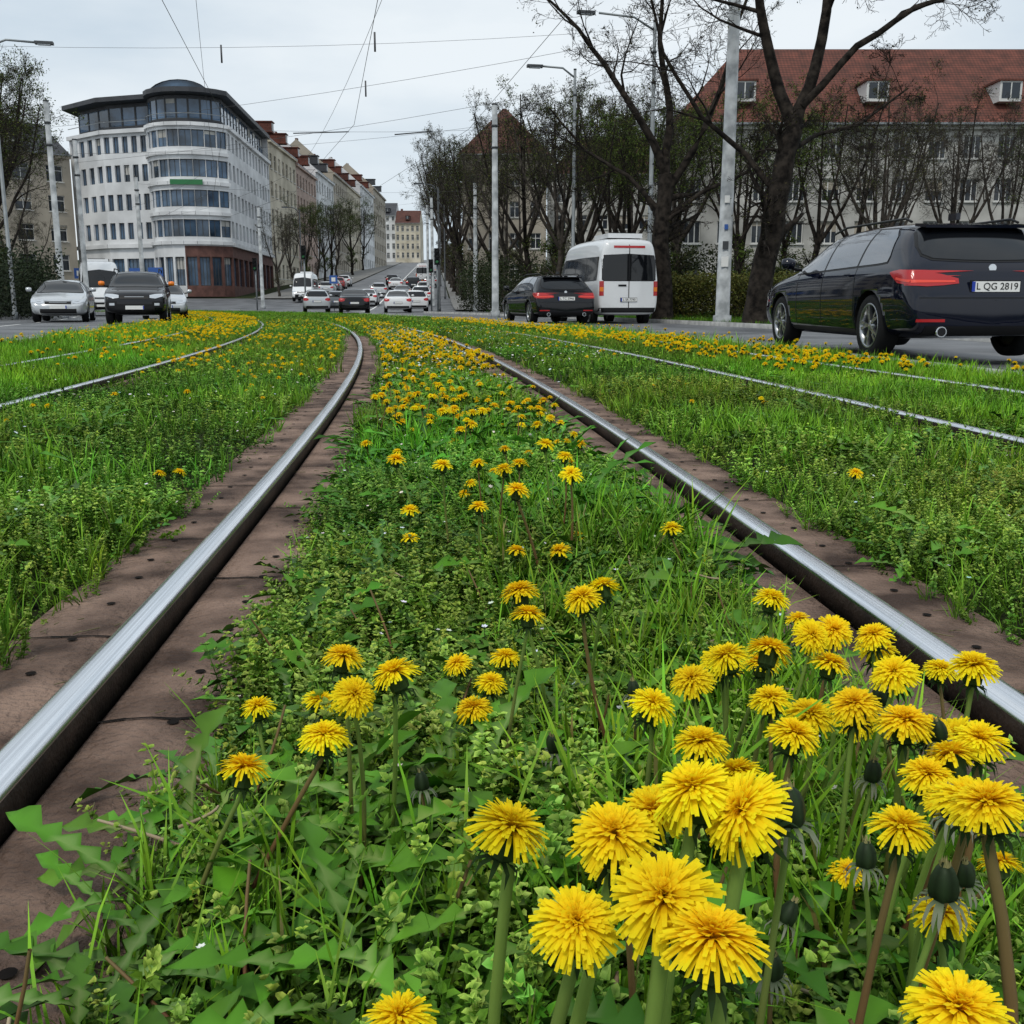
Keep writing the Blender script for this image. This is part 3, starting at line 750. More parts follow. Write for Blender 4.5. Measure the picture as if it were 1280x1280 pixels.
# ------------------------------------------------------------------ buildings
def facade(mb,p0,p1,zb,zt,rows,ncol,frac,wall,glass='win',frame='frame',depth=.18,mull=1,sill=True,trans=False):
    p0=Vector((p0[0],p0[1],0));p1=Vector((p1[0],p1[1],0)); L=(p1-p0).length; u=(p1-p0)/L; n=Vector((u.y,-u.x,0))
    def pt(a,z,o=0): q=p0+u*a+n*o; return (q.x,q.y,z)
    def Q(a,b,z0,z1,k,o=0): mb.quad([pt(a,z0,o),pt(b,z0,o),pt(b,z1,o),pt(a,z1,o)],k)
    rows=sorted(rows); cell=L/ncol
    zs=zb
    for r in rows:
        lo,hi=r[0],r[1]
        if lo>zs: Q(0,L,zs,lo,wall)
        zs=hi
        for c in range(ncol):
            a=c*cell;b=a+cell; wa=a+cell*(1-frac)/2; wb=b-cell*(1-frac)/2
            Q(a,wa,lo,hi,wall);Q(wb,b,lo,hi,wall)
            mb.quad([pt(wa,lo),pt(wa,lo,-depth),pt(wa,hi,-depth),pt(wa,hi)],wall)
            mb.quad([pt(wb,lo,-depth),pt(wb,lo),pt(wb,hi),pt(wb,hi,-depth)],wall)
            mb.quad([pt(wa,lo),pt(wb,lo),pt(wb,lo,-depth),pt(wa,lo,-depth)],wall)
            mb.quad([pt(wa,hi,-depth),pt(wb,hi,-depth),pt(wb,hi),pt(wa,hi)],wall)
            Q(wa,wb,lo,hi,glass,-depth)
            o=-depth+.03; fw=.07
            Q(wa,wa+fw,lo,hi,frame,o);Q(wb-fw,wb,lo,hi,frame,o);Q(wa+fw,wb-fw,lo,lo+fw,frame,o);Q(wa+fw,wb-fw,hi-fw,hi,frame,o)
            for m_ in range(mull):
                x=wa+(wb-wa)*(m_+1)/(mull+1); Q(x-.035,x+.035,lo+fw,hi-fw,frame,o)
            if trans: Q(wa+fw,wb-fw,lo+(hi-lo)*.66,lo+(hi-lo)*.66+.06,frame,o+.004)
            if sill:
                q=p0+u*((wa+wb)/2)+n*.05; mb.box((q.x,q.y,lo-.045),(wb-wa+.16,.14,.08),frame,rot=math.atan2(u.y,u.x))
            if random.random()<(.3 if sill else .08):
                hb=U(.2,.6)*(hi-lo); Q(wa+fw,wb-fw,hi-hb,hi-fw,'wall_tan' if sill else 'wall_grey',-depth+.012)
    if zt>zs: Q(0,L,zs,zt,wall)
def cornice(mb,p0,p1,z,h,d,k):
    p0=Vector((p0[0],p0[1],0));p1=Vector((p1[0],p1[1],0)); L=(p1-p0).length; u=(p1-p0)/L; n=Vector((u.y,-u.x,0)); q=(p0+p1)/2+n*(d/2)
    mb.box((q.x,q.y,z),(L+.02,d,h),k,rot=math.atan2(u.y,u.x))
def house(name,p0,p1,depth,zb,ze,rh,rows,ncol,frac,wall,roof,frame='frame',dorm=0,side_cols=0,hip=0.0,mull=1,trans=True,over=.5,chim=3,dk='frame'):
    e=empty(name); mb=MB()
    a=Vector((p0[0],p0[1],0));b=Vector((p1[0],p1[1],0)); u=(b-a).normalized(); n=Vector((u.y,-u.x,0)); L=(b-a).length
    c=b-n*depth; d=a-n*depth
    facade(mb,a,b,zb,ze,rows,ncol,frac,wall,frame=frame,mull=mull,trans=trans)
    if side_cols:
        facade(mb,d,a,zb,ze,rows,side_cols,frac*.8,wall,frame=frame,mull=mull)
        facade(mb,b,c,zb,ze,rows,side_cols,frac*.8,wall,frame=frame,mull=mull)
    else:
        mb.quad([(d.x,d.y,zb),(a.x,a.y,zb),(a.x,a.y,ze),(d.x,d.y,ze)],wall); mb.quad([(b.x,b.y,zb),(c.x,c.y,zb),(c.x,c.y,ze),(b.x,b.y,ze)],wall)
    mb.quad([(c.x,c.y,zb),(d.x,d.y,zb),(d.x,d.y,ze),(c.x,c.y,ze)],wall)
    cornice(mb,a,b,ze-.1,.3,.35,wall)
    mb.build("walls_and_windows",e)
    r=MB(); o=over
    A=a-u*(o if hip else .0)+n*o;B=b+u*(o if hip else .0)+n*o;C=c+u*(o if hip else .0)-n*o;D=d-u*(o if hip else .0)-n*o
    R0=(a+d)/2+u*hip;R1=(b+c)/2-u*hip; zz=ze+rh; z0=ze+.06
    V=lambda p,z:(p.x,p.y,z)
    r.quad([V(A,z0),V(B,z0),V(R1,zz),V(R0,zz)],roof); r.quad([V(C,z0),V(D,z0),V(R0,zz),V(R1,zz)],roof)
    k=roof if hip else wall
    r.quad([V(D,z0),V(A,z0),V(R0,zz)],k); r.quad([V(B,z0),V(C,z0),V(R1,zz)],k)
    r.quad([V(A,z0-.02),V(D,z0-.02),V(C,z0-.02),V(B,z0-.02)],'frame')
    ang=math.atan2(u.y,u.x)
    cornice(r,a+n*o,b+n*o,z0,.14,.12,'galv')
    for i in range(dorm):
        f=(i+.5)/dorm*L; q=a+u*f-n*(depth*.14); zd=ze+rh*.26
        r.box((q.x,q.y,zd+.65),(1.5,depth*.24,1.3),dk,rot=ang)
        q2=a+u*f+n*(depth*(.12-.14)+.02)
        r.quad([V(q2-u*.6,zd+.2),V(q2+u*.6,zd+.2),V(q2+u*.6,zd+1.2),V(q2-u*.6,zd+1.2)],'win')
        r.box((q.x,q.y,zd+1.36),(1.8,depth*.26,.12),roof,rot=ang)
        r.box((q2.x,q2.y,zd+.7),(.07,.06,1.0),'frame',rot=ang)
    for i in range(chim):
        f=L*(.2+.3*i); q=a+u*f-n*(depth*.5+.6); r.box((q.x,q.y,zz+.0),(.8,.5,1.3),'brick',rot=ang)
    r.build("roof",e)
    return e
house("apartment_building",(11.2,73),(56,73),12,-.1,12.3,6.2,[(10.2,11.7),(7.4,8.9),(4.6,6.1),(1.8,3.3)],19,.52,'wall_grey','roof_red',dorm=5,side_cols=4,hip=5,mull=2,trans=False,over=.6,chim=0)
house("gabled_house",(-5.2,112),(3.6,112),9,1.5,15.6,5.4,[(12.6,14.2),(9.4,11),(6.2,7.8),(3,4.6)],4,.5,'wall_tan','roof_brown',hip=4.2,side_cols=3,chim=0)
house("apartment_building",(4.5,124),(24,124),12,2,15,5,[(12,13.6),(9,10.6),(6,7.6)],8,.5,'wall_grey','roof_brown',hip=4,chim=0)
cols=['wall_cream','wall_pink','wall_white','wall_tan','wall_cream','wall_white','wall_tan']
rf=['roof_red','roof_red','roof_dark','roof_red','roof_brown','roof_red','roof_dark']
y0=139.0
def fx(y): return -31.5-(y-139)*.030
for i,(ln,hh) in enumerate(((20,18.5),(19,17.0),(21,17.5),(20,18.5),(24,17.5),(30,19),(34,20))):
    y1=y0+ln; zb=float(terr(y0))-.3; ze=zb+hh+.3; fh=(hh-1)/5
    rows=[(zb+1.4+k*fh,zb+1.4+k*fh+1.9) for k in range(5)]
    house("terraced_house",(fx(y0),y0+.02),(fx(y1),y1-.02),13,zb,ze,6.0,rows,7,.5,cols[i],rf[i],dorm=2,side_cols=0,chim=1,dk=rf[i],over=.25)
    y0=y1
zt_=float(terr(372))
house("terraced_house",(-54,384),(-42,384),14,zt_-1,zt_+17,5,[(zt_+2+k*3.3,zt_+4+k*3.3) for k in range(5)],6,.5,'wall_white','roof_dark',dorm=2,chim=1,dk='roof_dark')
house("terraced_house",(-41.9,380),(-33,380),14,zt_-1,zt_+14,5,[(zt_+2+k*3.1,zt_+3.9+k*3.1) for k in range(4)],5,.5,'wall_cream','roof_brown',dorm=1,chim=1,dk='roof_brown')
house("apartment_building",(-62,100),(-47.8,116),12,1.0,16,4,[(4+k*3.1,5.7+k*3.1) for k in range(4)],6,.5,'wall_tan','roof_dark',dorm=2)

def corner_building():
    e=empty("office_building"); mb=MB()
    rows=[(7.2,8.9),(10.15,11.8),(13.05,14.75),(15.95,17.6)]
    zb=1.2; zt=18.3
    cxb,cyb=-33.2,112.3; rad=4.6
    bow=[(cxb+rad*math.sin(t),cyb-rad*math.cos(t)) for t in np.linspace(math.radians(-82),math.radians(62),10)]
    L0=(-48.5,118.0); L1=(-43.2,113.5); L2=(bow[0][0],bow[0][1])
    def ground(p,q,n,w='brick'): 
        facade(mb,p,q,zb,6.3,[(2.3,5.2)],n,.8,w,'winsky','framedark',.3,2,False)
    def upper(p,q,n,fr=.55,mull=1): facade(mb,p,q,6.3,zt,rows,n,fr,'wall_white','winsky','framedark',.22,mull,False)
    upper(L0,L1,4,.6); ground(L0,L1,2,'wall_white'); upper(L1,L2,5,.62); ground(L1,L2,3,'wall_white')
    for i,(a,b) in enumerate(zip(bow[:-1],bow[1:])):
        upper(a,b,1,.985,1); ground(a,b,1,'wall_white' if i<5 else 'brick')
        for z in (6.6,9.5,12.45,15.35,18.1): cornice(mb,a,b,z,.35,.25,'wall_white')
    E1=(-31.2,137.5); B1=bow[-1]
    upper(B1,E1,13,.55); ground(B1,E1,9)
    for (a,b) in((L0,L1),(L1,L2),(B1,E1)):
        for z in (6.5,18.1): cornice(mb,a,b,z,.4,.3,'wall_white')
    back=[(-45,137.5),(-48.5,130)]
    mb.quad([(E1[0],E1[1],zb),(back[0][0],back[0][1],zb),(back[0][0],back[0][1],21.2),(E1[0],E1[1],21.2)],'wall_white')
    mb.quad([(back[1][0],back[1][1],zb),(L0[0],L0[1],zb),(L0[0],L0[1],18.3),(back[1][0],back[1][1],18.3)],'wall_white')
    foot=[L0,L1,L2]+bow[1:-1]+[B1,E1]+back
    mb.quad([(x,y,zt+.01) for x,y in foot],'roof_dark')
    cc=Vector((-38.5,122))
    def ins(p,k): v=Vector(p)-cc; return (cc.x+v.x*(1-k/v.length),cc.y+v.y*(1-k/v.length))
    at=[ins(p,1.1) for p in foot]
    for a,b in zip(at[:-1],at[1:]):
        ln=(Vector(a)-Vector(b)).length; facade(mb,a,b,zt+.02,21.0,[(18.75,20.7)],max(1,int(ln/1.6)),.93,'roof_dark','winsky','framedark',.06,0,False)
    sl=[ins(p,-.5) for p in foot]; n=len(sl)
    mb.quad([(x,y,21.5) for x,y in sl],'roof_dark'); mb.quad([(x,y,21.05) for x,y in sl][::-1],'framedark')
    for i in range(n):
        a,b=sl[i],sl[(i+1)%n]; mb.quad([(a[0],a[1],21.05),(b[0],b[1],21.05),(b[0],b[1],21.5),(a[0],a[1],21.5)],'roof_dark')
    for a,b in zip(foot[:-3],foot[1:-2]):
        cornice(mb,a,b,19.1,.06,.05,'galv')
    for k in range(12):
        t0=math.pi*k/12;t1=math.pi*(k+1)/12
        y_a,y_b=112.5,119
        p=lambda t:(-34.5-3.3*math.cos(t),21.5+1.7*math.sin(t))
        (xa,za),(xb,zb_)=p(t0),p(t1)
        mb.quad([(xa,y_a,za),(xa,y_b,za),(xb,y_b,zb_),(xb,y_a,zb_)],'roof_dark',True)
        mb.quad([(xa,y_a+.2,21.5),(xb,y_a+.2,21.5),(xb,y_a+.2,zb_),(xa,y_a+.2,za)],'winsky')
    mb.box((-38,116,22.1),(1.2,1,1.2),'galv'); mb.box((-41,120,22.1),(1.8,1.2,1.2),'galv')
    a,b=bow[4],bow[7]; mb.box(((a[0]+b[0])/2,(a[1]+b[1])/2-.55,12.5),(3.2,.12,.5),'greensign',rot=math.atan2(b[1]-a[1],b[0]-a[0]))
    for (x,y) in((-36.8,108.6),(-39.5,110.6)): mb.box((x,y,3.6),(1.5,.15,1.1),'bluesign')
    mb.build("walls_and_windows",e)
corner_building()
print("buildings",time.time()-T00)

# ------------------------------------------------------------------ vehicles
def loft_body(st,paint,wheels,wr,w):
    V=[];F=[];n=0
    for (x,zb,wd,zt_,zr,wr_) in st:
        half=[(0,zb),(wd*.8,zb),(wd*.965,zb+.07),(wd,(zb+zt_)*.5),(wd*.99,zt_-.09*(zt_-zb)),(wd*.955,zt_),((wd*.955+wr_)/2+.025,(zt_+zr)/2),(wr_,zr-.055),(wr_*.76,zr-.01),(0,zr)]
        ring=[(x,y,z) for y,z in half]+[(x,-y,z) for y,z in half[-2:0:-1]]
        n=len(ring); V+=ring
    m=len(st)
    for i in range(m-1):
        for j in range(n):
            F.append((i*n+j,(i+1)*n+j,(i+1)*n+(j+1)%n,i*n+(j+1)%n))
    def cap(b,flip):
        for j in range(0,n//2):
            if j==0: f=(b,b+1,b+n-1)
            elif j==n//2-1: f=(b+j,b+j+1,b+(n-j))
            else: f=(b+j,b+j+1,b+n-j-1,b+n-j)
            F.append(f if flip else f[::-1])
    cap(0,False); cap((m-1)*n,True)
    me=bpy.data.meshes.new("body"); me.from_pydata(V,[],F); me.materials.append(M[paint]); me.materials.append(M['black'])
    me.update()
    import bmesh
    bm=bmesh.new(); bm.from_mesh(me); bmesh.ops.recalc_face_normals(bm,faces=bm.faces); bm.to_mesh(me); bm.free()
    o=bpy.data.objects.new("body",me); COL.objects.link(o)
    s=o.modifiers.new("s",'SUBSURF'); s.levels=2; s.render_levels=2
    cutm=MB()
    for wx in wheels:
        for sd in(-1,1):
            N=28; b=len(cutm.v)
            for yy in (sd*(w-.32),sd*(w+.3)):
                for j in range(N):
                    t=6.28318*j/N; cutm.v.append((wx+wr*1.13*math.cos(t),yy,wr+wr*1.13*math.sin(t)))
            A=[b+j for j in range(N)]; B=[b+N+j for j in range(N)]
            fs=[tuple(A),tuple(B[::-1])]+[(A[j],B[j],B[(j+1)%N],A[(j+1)%N]) for j in range(N)]
            for f in fs: cutm.f.append(f); cutm.m.append(1); cutm.sm.append(False)
    cme=bpy.data.meshes.new("arch"); cme.from_pydata(cutm.v,[],cutm.f); cme.materials.append(M['black']); cme.materials.append(M['black'])
    cme.polygons.foreach_set("material_index",[1]*len(cutm.f))
    bm=bmesh.new(); bm.from_mesh(cme); bmesh.ops.recalc_face_normals(bm,faces=bm.faces); bm.to_mesh(cme); bm.free()
    co=bpy.data.objects.new("arch",cme); COL.objects.link(co)
    bo=o.modifiers.new("b",'BOOLEAN'); bo.operation='DIFFERENCE'; bo.object=co; bo.solver='EXACT'
    bpy.context.view_layer.update(); dg=bpy.context.evaluated_depsgraph_get()
    ev=bpy.data.meshes.new_from_object(o.evaluated_get(dg)); o.modifiers.clear(); o.data=ev
    bpy.data.objects.remove(co); 
    for p in ev.polygons: p.use_smooth = (p.material_index==0)
    bvh=BVHTree.FromPolygons([v.co.copy() for v in ev.vertices],[tuple(p.vertices) for p in ev.polygons])
    return o,bvh
def pside(mb,bvh,prof,k,side,off=.005,M_=24,N=6):
    xs_=[p[0] for p in prof]; X=np.linspace(xs_[0],xs_[-1],M_+1); X=np.unique(np.concatenate([X,xs_])); grid=[]
    for x in X:
        lo=np.interp(x,xs_,[p[1] for p in prof]);hi=np.interp(x,xs_,[p[2] for p in prof]); col=[]
        for j in range(N+1):
            z=lo+(hi-lo)*j/N; h,nn,_,_=bvh.ray_cast(Vector((x,side*4,z)),Vector((0,-side,0)))
            if h is not None and nn.y*side<0: nn=-nn
            col.append(None if h is None else h+nn*off)
        grid.append(col)
    _grid(mb,grid,k)
def pend(mb,bvh,prof,k,end,off=.005,M_=24,N=8):
    ys_=[p[0] for p in prof]; Y=np.unique(np.concatenate([np.linspace(ys_[0],ys_[-1],M_+1),ys_])); grid=[]
    for y in Y:
        lo=np.interp(y,ys_,[p[1] for p in prof]);hi=np.interp(y,ys_,[p[2] for p in prof]); col=[]
        for j in range(N+1):
            z=lo+(hi-lo)*j/N; h,nn,_,_=bvh.ray_cast(Vector((end*12,y,z)),Vector((-end,0,0)))
            if h is not None and nn.x*end<0: nn=-nn
            col.append(None if h is None else h+nn*off)
        grid.append(col)
    _grid(mb,grid,k)
def _grid(mb,g,k):
    idx=[]
    for c in g:
        r=[]
        for p in c:
            if p is None: r.append(None)
            else: mb.v.append(tuple(p)); r.append(len(mb.v)-1)
        idx.append(r)
    for i in range(len(g)-1):
        for j in range(len(g[0])-1):
            q=(idx[i][j],idx[i+1][j],idx[i+1][j+1],idx[i][j+1])
            if None in q: continue
            mb.f.append(q); mb.m.append(mb.mi(k)); mb.sm.append(True)
WHEEL={}
def wheelmesh(r,style=0):
    if (r,style) in WHEEL: return WHEEL[(r,style)]
    mb=MB(); w=.115
    mb.lathe([(r*.70,-w*.9),(r*.92,-w),(r*.985,-w*.8),(r,-w*.4),(r,w*.4),(r*.985,w*.8),(r*.92,w),(r*.70,w*.9)],'rubber',36)
    mb.lathe([(r*.70,w*.9),(r*.69,w*.96),(r*.655,w*.9),(r*.64,w*.3),(r*.62,-w*.6)],'rim',36)
    mb.lathe([(r*.63,-w*.55),(.0,-w*.55)],'black',36)
    mb.lathe([(r*.68,w*.93),(r*.70,w*.97),(r*.72,w*.93)],'rim',36)
    mb.lathe([(r*.16,w*.2),(r*.17,w*.75),(r*.12,w*.82),(0,w*.82)],'rim',20)
    for i in range(5):
        for dd in(-.16,.16):
            a=6.2832*i/5+dd
            for s_,(ra,rb) in enumerate(((.12,.40),(.40,.68))):
                m_=(ra+rb)/2*r; c=(m_*math.cos(a+ (0 if s_ else -dd*.4)),w*(.68 if s_==0 else .74),m_*math.sin(a+(0 if s_ else -dd*.4)))
                mb.box(c,((rb-ra)*r*1.1,w*.28,r*.075),'rim',mtx=Matrix.Rotation(-a,3,'Y'))
    WHEEL[(r,style)]=mb.build("wheel",mesh_only=True); return WHEEL[(r,style)]
def car(name,kind,paint,x,y,head,z=-.035,plate=None,scale=1.0):
    root=empty(name,(x,y,z),math.radians(90+head)); root.scale=(scale,)*3
    S={
    'estate':dict(L=4.94,w=.935,r=.345,wh=(.98,3.95),st=[
        (0.0,.36,.80,.60,.66,.72),(.03,.30,.87,.66,.74,.76),(.09,.26,.905,.82,.92,.78),(.15,.25,.915,.93,1.02,.76),(.30,.24,.925,.97,1.17,.70),(.55,.22,.93,.985,1.40,.64),(.78,.2,.935,.985,1.462,.635),(1.6,.19,.935,.975,1.49,.65),
        (2.5,.19,.935,.96,1.475,.65),(2.95,.19,.935,.95,1.41,.64),(3.35,.19,.935,.94,1.20,.68),(3.70,.2,.935,.92,1.0,.76),(4.2,.21,.93,.88,.93,.78),(4.62,.23,.90,.80,.84,.72),(4.86,.27,.82,.66,.70,.62),(4.94,.34,.72,.54,.58,.5)],
        side=[(.66,1.03,1.06),(.80,1.02,1.30),(.95,1.015,1.385),(1.6,1.005,1.415),(2.4,.99,1.405),(2.85,.98,1.345),(3.25,.975,1.12),(3.42,.97,.985)],pill=(1.42,2.42),
        rear=[(-.69,1.09,1.16),(-.60,1.045,1.36),(-.3,1.03,1.385),(0,1.025,1.39),(.3,1.03,1.385),(.60,1.045,1.36),(.69,1.09,1.16)],
        front=[(-.74,1.0,1.03),(-.60,1.0,1.36),(0,1.02,1.41),(.60,1.0,1.36),(.74,1.0,1.03)]),
    'sedan':dict(L=4.6,w=.90,r=.32,wh=(.95,3.70),st=[
        (0,.36,.76,.60,.66,.66),(.04,.28,.84,.78,.86,.70),(.12,.24,.87,.90,.98,.74),(.5,.21,.89,.93,1.02,.72),(.85,.2,.90,.94,1.12,.68),(1.3,.19,.90,.94,1.37,.62),(1.8,.19,.90,.94,1.44,.60),
        (2.3,.19,.90,.93,1.435,.60),(2.75,.19,.90,.92,1.36,.60),(3.15,.19,.90,.91,1.15,.66),(3.5,.2,.90,.89,.97,.74),(4.0,.21,.89,.84,.89,.74),(4.38,.24,.85,.72,.76,.66),(4.55,.28,.76,.60,.64,.55),(4.6,.34,.66,.5,.54,.45)],
        side=[(1.0,.99,1.0),(1.3,.985,1.24),(1.6,.98,1.345),(2.3,.97,1.36),(2.7,.965,1.28),(3.15,.95,1.0)],pill=(2.0,),
        rear=[(-.66,1.02,1.06),(-.52,1.03,1.30),(0,1.04,1.35),(.52,1.03,1.30),(.66,1.02,1.06)],
        front=[(-.72,.98,1.0),(-.56,.98,1.30),(0,1.0,1.37),(.56,.98,1.30),(.72,.98,1.0)]),
    'suv':dict(L=4.3,w=.90,r=.35,wh=(.85,3.45),st=[
        (0,.42,.78,.70,.78,.7),(.03,.34,.86,.92,1.02,.74),(.10,.32,.88,1.02,1.18,.74),(.30,.28,.90,1.07,1.45,.68),(.5,.26,.90,1.08,1.58,.66),(1.2,.25,.90,1.07,1.63,.66),
        (2.0,.25,.90,1.05,1.62,.66),(2.45,.25,.90,1.04,1.55,.66),(2.8,.25,.90,1.03,1.33,.70),(3.1,.26,.90,1.02,1.12,.78),(3.6,.27,.89,.99,1.05,.80),(4.0,.3,.87,.92,.98,.78),(4.22,.34,.82,.80,.86,.72),(4.3,.42,.76,.62,.68,.64)],
        side=[(.5,1.16,1.2),(.62,1.14,1.46),(1.2,1.13,1.54),(2.1,1.11,1.53),(2.5,1.10,1.42),(2.85,1.09,1.12)],pill=(1.2,2.05),
        rear=[(-.7,1.16,1.2),(-.6,1.14,1.48),(.6,1.14,1.48),(.7,1.16,1.2)],
        front=[(-.78,1.13,1.15),(-.63,1.12,1.48),(0,1.13,1.55),(.63,1.12,1.48),(.78,1.13,1.15)]),
    'hatch':dict(L=4.0,w=.87,r=.31,wh=(.72,3.25),st=[
        (0,.36,.74,.62,.70,.66),(.03,.28,.82,.86,.96,.70),(.12,.24,.85,.95,1.12,.68),(.32,.21,.87,.97,1.36,.62),(.55,.2,.87,.97,1.44,.60),(1.3,.19,.87,.96,1.48,.60),(2.0,.19,.87,.95,1.45,.60),
        (2.35,.19,.87,.94,1.36,.60),(2.75,.19,.87,.92,1.14,.66),(3.05,.2,.87,.90,.98,.74),(3.5,.21,.86,.85,.90,.74),(3.82,.24,.82,.72,.77,.66),(3.96,.28,.74,.6,.64,.55),(4.0,.34,.66,.5,.54,.45)],
        side=[(.42,1.03,1.06),(.55,1.02,1.30),(1.2,1.01,1.385),(2.0,.99,1.36),(2.3,.98,1.27),(2.75,.96,1.0)],pill=(1.25,),
        rear=[(-.66,1.04,1.08),(-.55,1.02,1.33),(.55,1.02,1.33),(.66,1.04,1.08)],
        front=[(-.72,.98,1.0),(-.56,.98,1.32),(0,1.0,1.39),(.56,.98,1.32),(.72,.98,1.0)]),
    'van':dict(L=5.9,w=.99,r=.35,wh=(1.1,4.75),st=[
        (0,.45,.86,1.5,2.30,.66),(.03,.38,.94,1.55,2.50,.74),(.10,.34,.975,1.55,2.60,.80),(.4,.32,.99,1.5,2.66,.82),(2,.3,.99,1.45,2.69,.84),(4.0,.3,.99,1.4,2.66,.84),(4.4,.3,.99,1.35,2.55,.82),(4.75,.3,.99,1.3,2.15,.80),
        (5.05,.3,.98,1.22,1.60,.80),(5.3,.3,.97,1.12,1.27,.80),(5.65,.32,.92,.95,1.08,.74),(5.85,.36,.84,.75,.85,.66),(5.9,.42,.76,.6,.68,.55)],
        side=[(.25,1.4,2.08),(2,1.38,2.1),(4.2,1.36,2.1),(4.62,1.34,1.95),(4.95,1.30,1.5)],pill=(1.5,2.8,3.9),
        rear=[(-.84,1.42,2.0),(-.78,1.38,2.12),(0,1.38,2.16),(.78,1.38,2.12),(.84,1.42,2.0)],
        front=[(-.82,1.4,1.5),(-.74,1.36,2.1),(0,1.38,2.2),(.74,1.36,2.1),(.82,1.4,1.5)])}[kind]
    L,w,r=S['L'],S['w'],S['r']
    body,bvh=loft_body(S['st'],paint,S['wh'],r,w); body.parent=root
    mb=MB()
    for sd in(-1,1):
        sp=S['side']
        pside(mb,bvh,[(p[0]-.0,p[1]-.018,p[2]+.018) for p in sp],'black',sd,.003,40)
        edges=[sp[0][0]]+list(S['pill'])+[sp[-1][0]]
        for a,b in zip(edges[:-1],edges[1:]):
            a2=a+.025 if a!=edges[0] else a+.02;b2=b-.025 if b!=edges[-1] else b-.03
            X=sorted(set([a2,b2]+[p[0] for p in sp if a2<p[0]<b2]))
            pr=[(q,float(np.interp(q,[p[0] for p in sp],[p[1] for p in sp])),float(np.interp(q,[p[0] for p in sp],[p[2] for p in sp]))) for q in X]
            pside(mb,bvh,pr,'sideglass' if kind!='van' else 'glass',sd,.008,20)
            if b!=edges[-1]:
                i=b; zl=float(np.interp(i,[p[0] for p in sp],[p[1] for p in sp])); zh=float(np.interp(i,[p[0] for p in sp],[p[2] for p in sp]))
                pside(mb,bvh,[(i-.03,zl,zh),(i+.03,zl,zh)],'black',sd,.007,2)
        zl=S['st'][6][1]
        for dxx in list(S['pill'])+[sp[-1][0]-.12]:
            pside(mb,bvh,[(dxx-.006,zl+.12,S['side'][2][1]-.03),(dxx+.006,zl+.12,S['side'][2][1]-.03)],'black',sd,.003,1,10)
        pside(mb,bvh,[(S['wh'][0]+r*1.25,zl+.02,zl+.10),(S['wh'][1]-r*1.25,zl+.02,zl+.10)],'black',sd,.004,12,2)
        for dxx in S['pill']:
            zz=S['side'][1][1]-.12; pside(mb,bvh,[(dxx+.08,zz,zz+.025),(dxx+.26,zz,zz+.025)],paint if kind=='estate' else 'black',sd,.03,4,2)
        mx=sp[-1][0]-.12; mz=sp[-1][1]+.05
        mb.tube([(mx,sd*(w*.93),mz),(mx,sd*(w+.06),mz+.02),(mx,sd*(w+.09),mz+.05)],.022,'black',8)
        mb.tube([(mx,sd*(w+.03),mz+.08),(mx,sd*(w+.05),mz+.08),(mx,sd*(w+.13),mz+.085),(mx,sd*(w+.20),mz+.08),(mx,sd*(w+.215),mz+.08)],[.03,.065,.078,.065,.02],paint if kind!='suv' else 'amber',10)
    pend(mb,bvh,[(p[0]*1.03,p[1]-.02,p[2]+.02) for p in S['rear']],'black',-1,.004)
    pend(mb,bvh,S['rear'],'glass',-1,.009)
    pend(mb,bvh,[(p[0]*1.02,p[1]-.02,p[2]+.02) for p in S['front']],'black',1,.004)
    pend(mb,bvh,S['front'],'glass',1,.009)
    zt=S['side'][0][1]
    if kind=='estate':
        for sd in(-1,1):
            t=lambda l:[(sd*a,b,c) for a,b,c in l][::(1 if sd>0 else -1)]
            pend(mb,bvh,t([(.38,.79,.84),(.55,.77,.885),(.72,.76,.91),(.905,.77,.925)]),'red',-1,.008)
            pend(mb,bvh,t([(.42,.80,.82),(.87,.795,.825)]),'redbr',-1,.012)
            pside(mb,bvh,[(.04,.79,.90),(.12,.78,.925),(.30,.80,.935),(.44,.87,.925),(.50,.905,.915)],'red',sd,.008)
            pside(mb,bvh,[(.10,.80,.825),(.34,.835,.86)],'redbr',sd,.012)
            pend(mb,bvh,t([(.52,.40,.43),(.82,.40,.43)]),'red',-1,.006)
            mb.tube([(.05,sd*.55,.30),(-.01,sd*.55,.30)],.055,'chrome',16); mb.tube([(.04,sd*.55,.30),(-.012,sd*.55,.30)],.045,'black',16)
            pside(mb,bvh,[(1.3,.60,.606),(3.55,.62,.626)],'black',sd,.003,20,1)
        pend(mb,bvh,[(-.72,.27,.36),(.72,.27,.36)],'black',-1,.005)
        pend(mb,bvh,[(-.80,.64,.65),(.80,.64,.65)],'black',-1,.004,30,1)
        mb.box((.56,0,1.405),(.26,1.18,.03),paint,mtx=Matrix.Rotation(-.12,3,'Y'))
        for sd in(-1,1):
            mb.tube([(.75,sd*.60,1.455),(.9,sd*.60,1.50),(2.5,sd*.605,1.51),(2.9,sd*.60,1.455)],.014,'black',8)
        mb.tube([(.30,0.05,1.06),(.36,.3,1.13)],.010,'black',6)
        mb.box((1.0,0,1.53),(.18,.05,.07),paint)
        pz=.76
        bh,_,_,_=bvh.ray_cast(Vector((-3,0,.95)),Vector((1,0,0)))
        if bh: mb.tube([(bh.x-.012,0,.95),(bh.x+.02,0,.95)],.04,'chrome',18)
    elif kind=='van':
        for sd in(-1,1):
            t=lambda l:[(sd*a,b,c) for a,b,c in l][::(1 if sd>0 else -1)]
            pend(mb,bvh,t([(.80,.92,1.36),(.93,.92,1.36)]),'red',-1,.01); pend(mb,bvh,t([(.81,1.05,1.18),(.92,1.05,1.18)]),'amber',-1,.014)
            pside(mb,bvh,[(.6,.75,.83),(4.0,.75,.83)],'black',sd,.01)
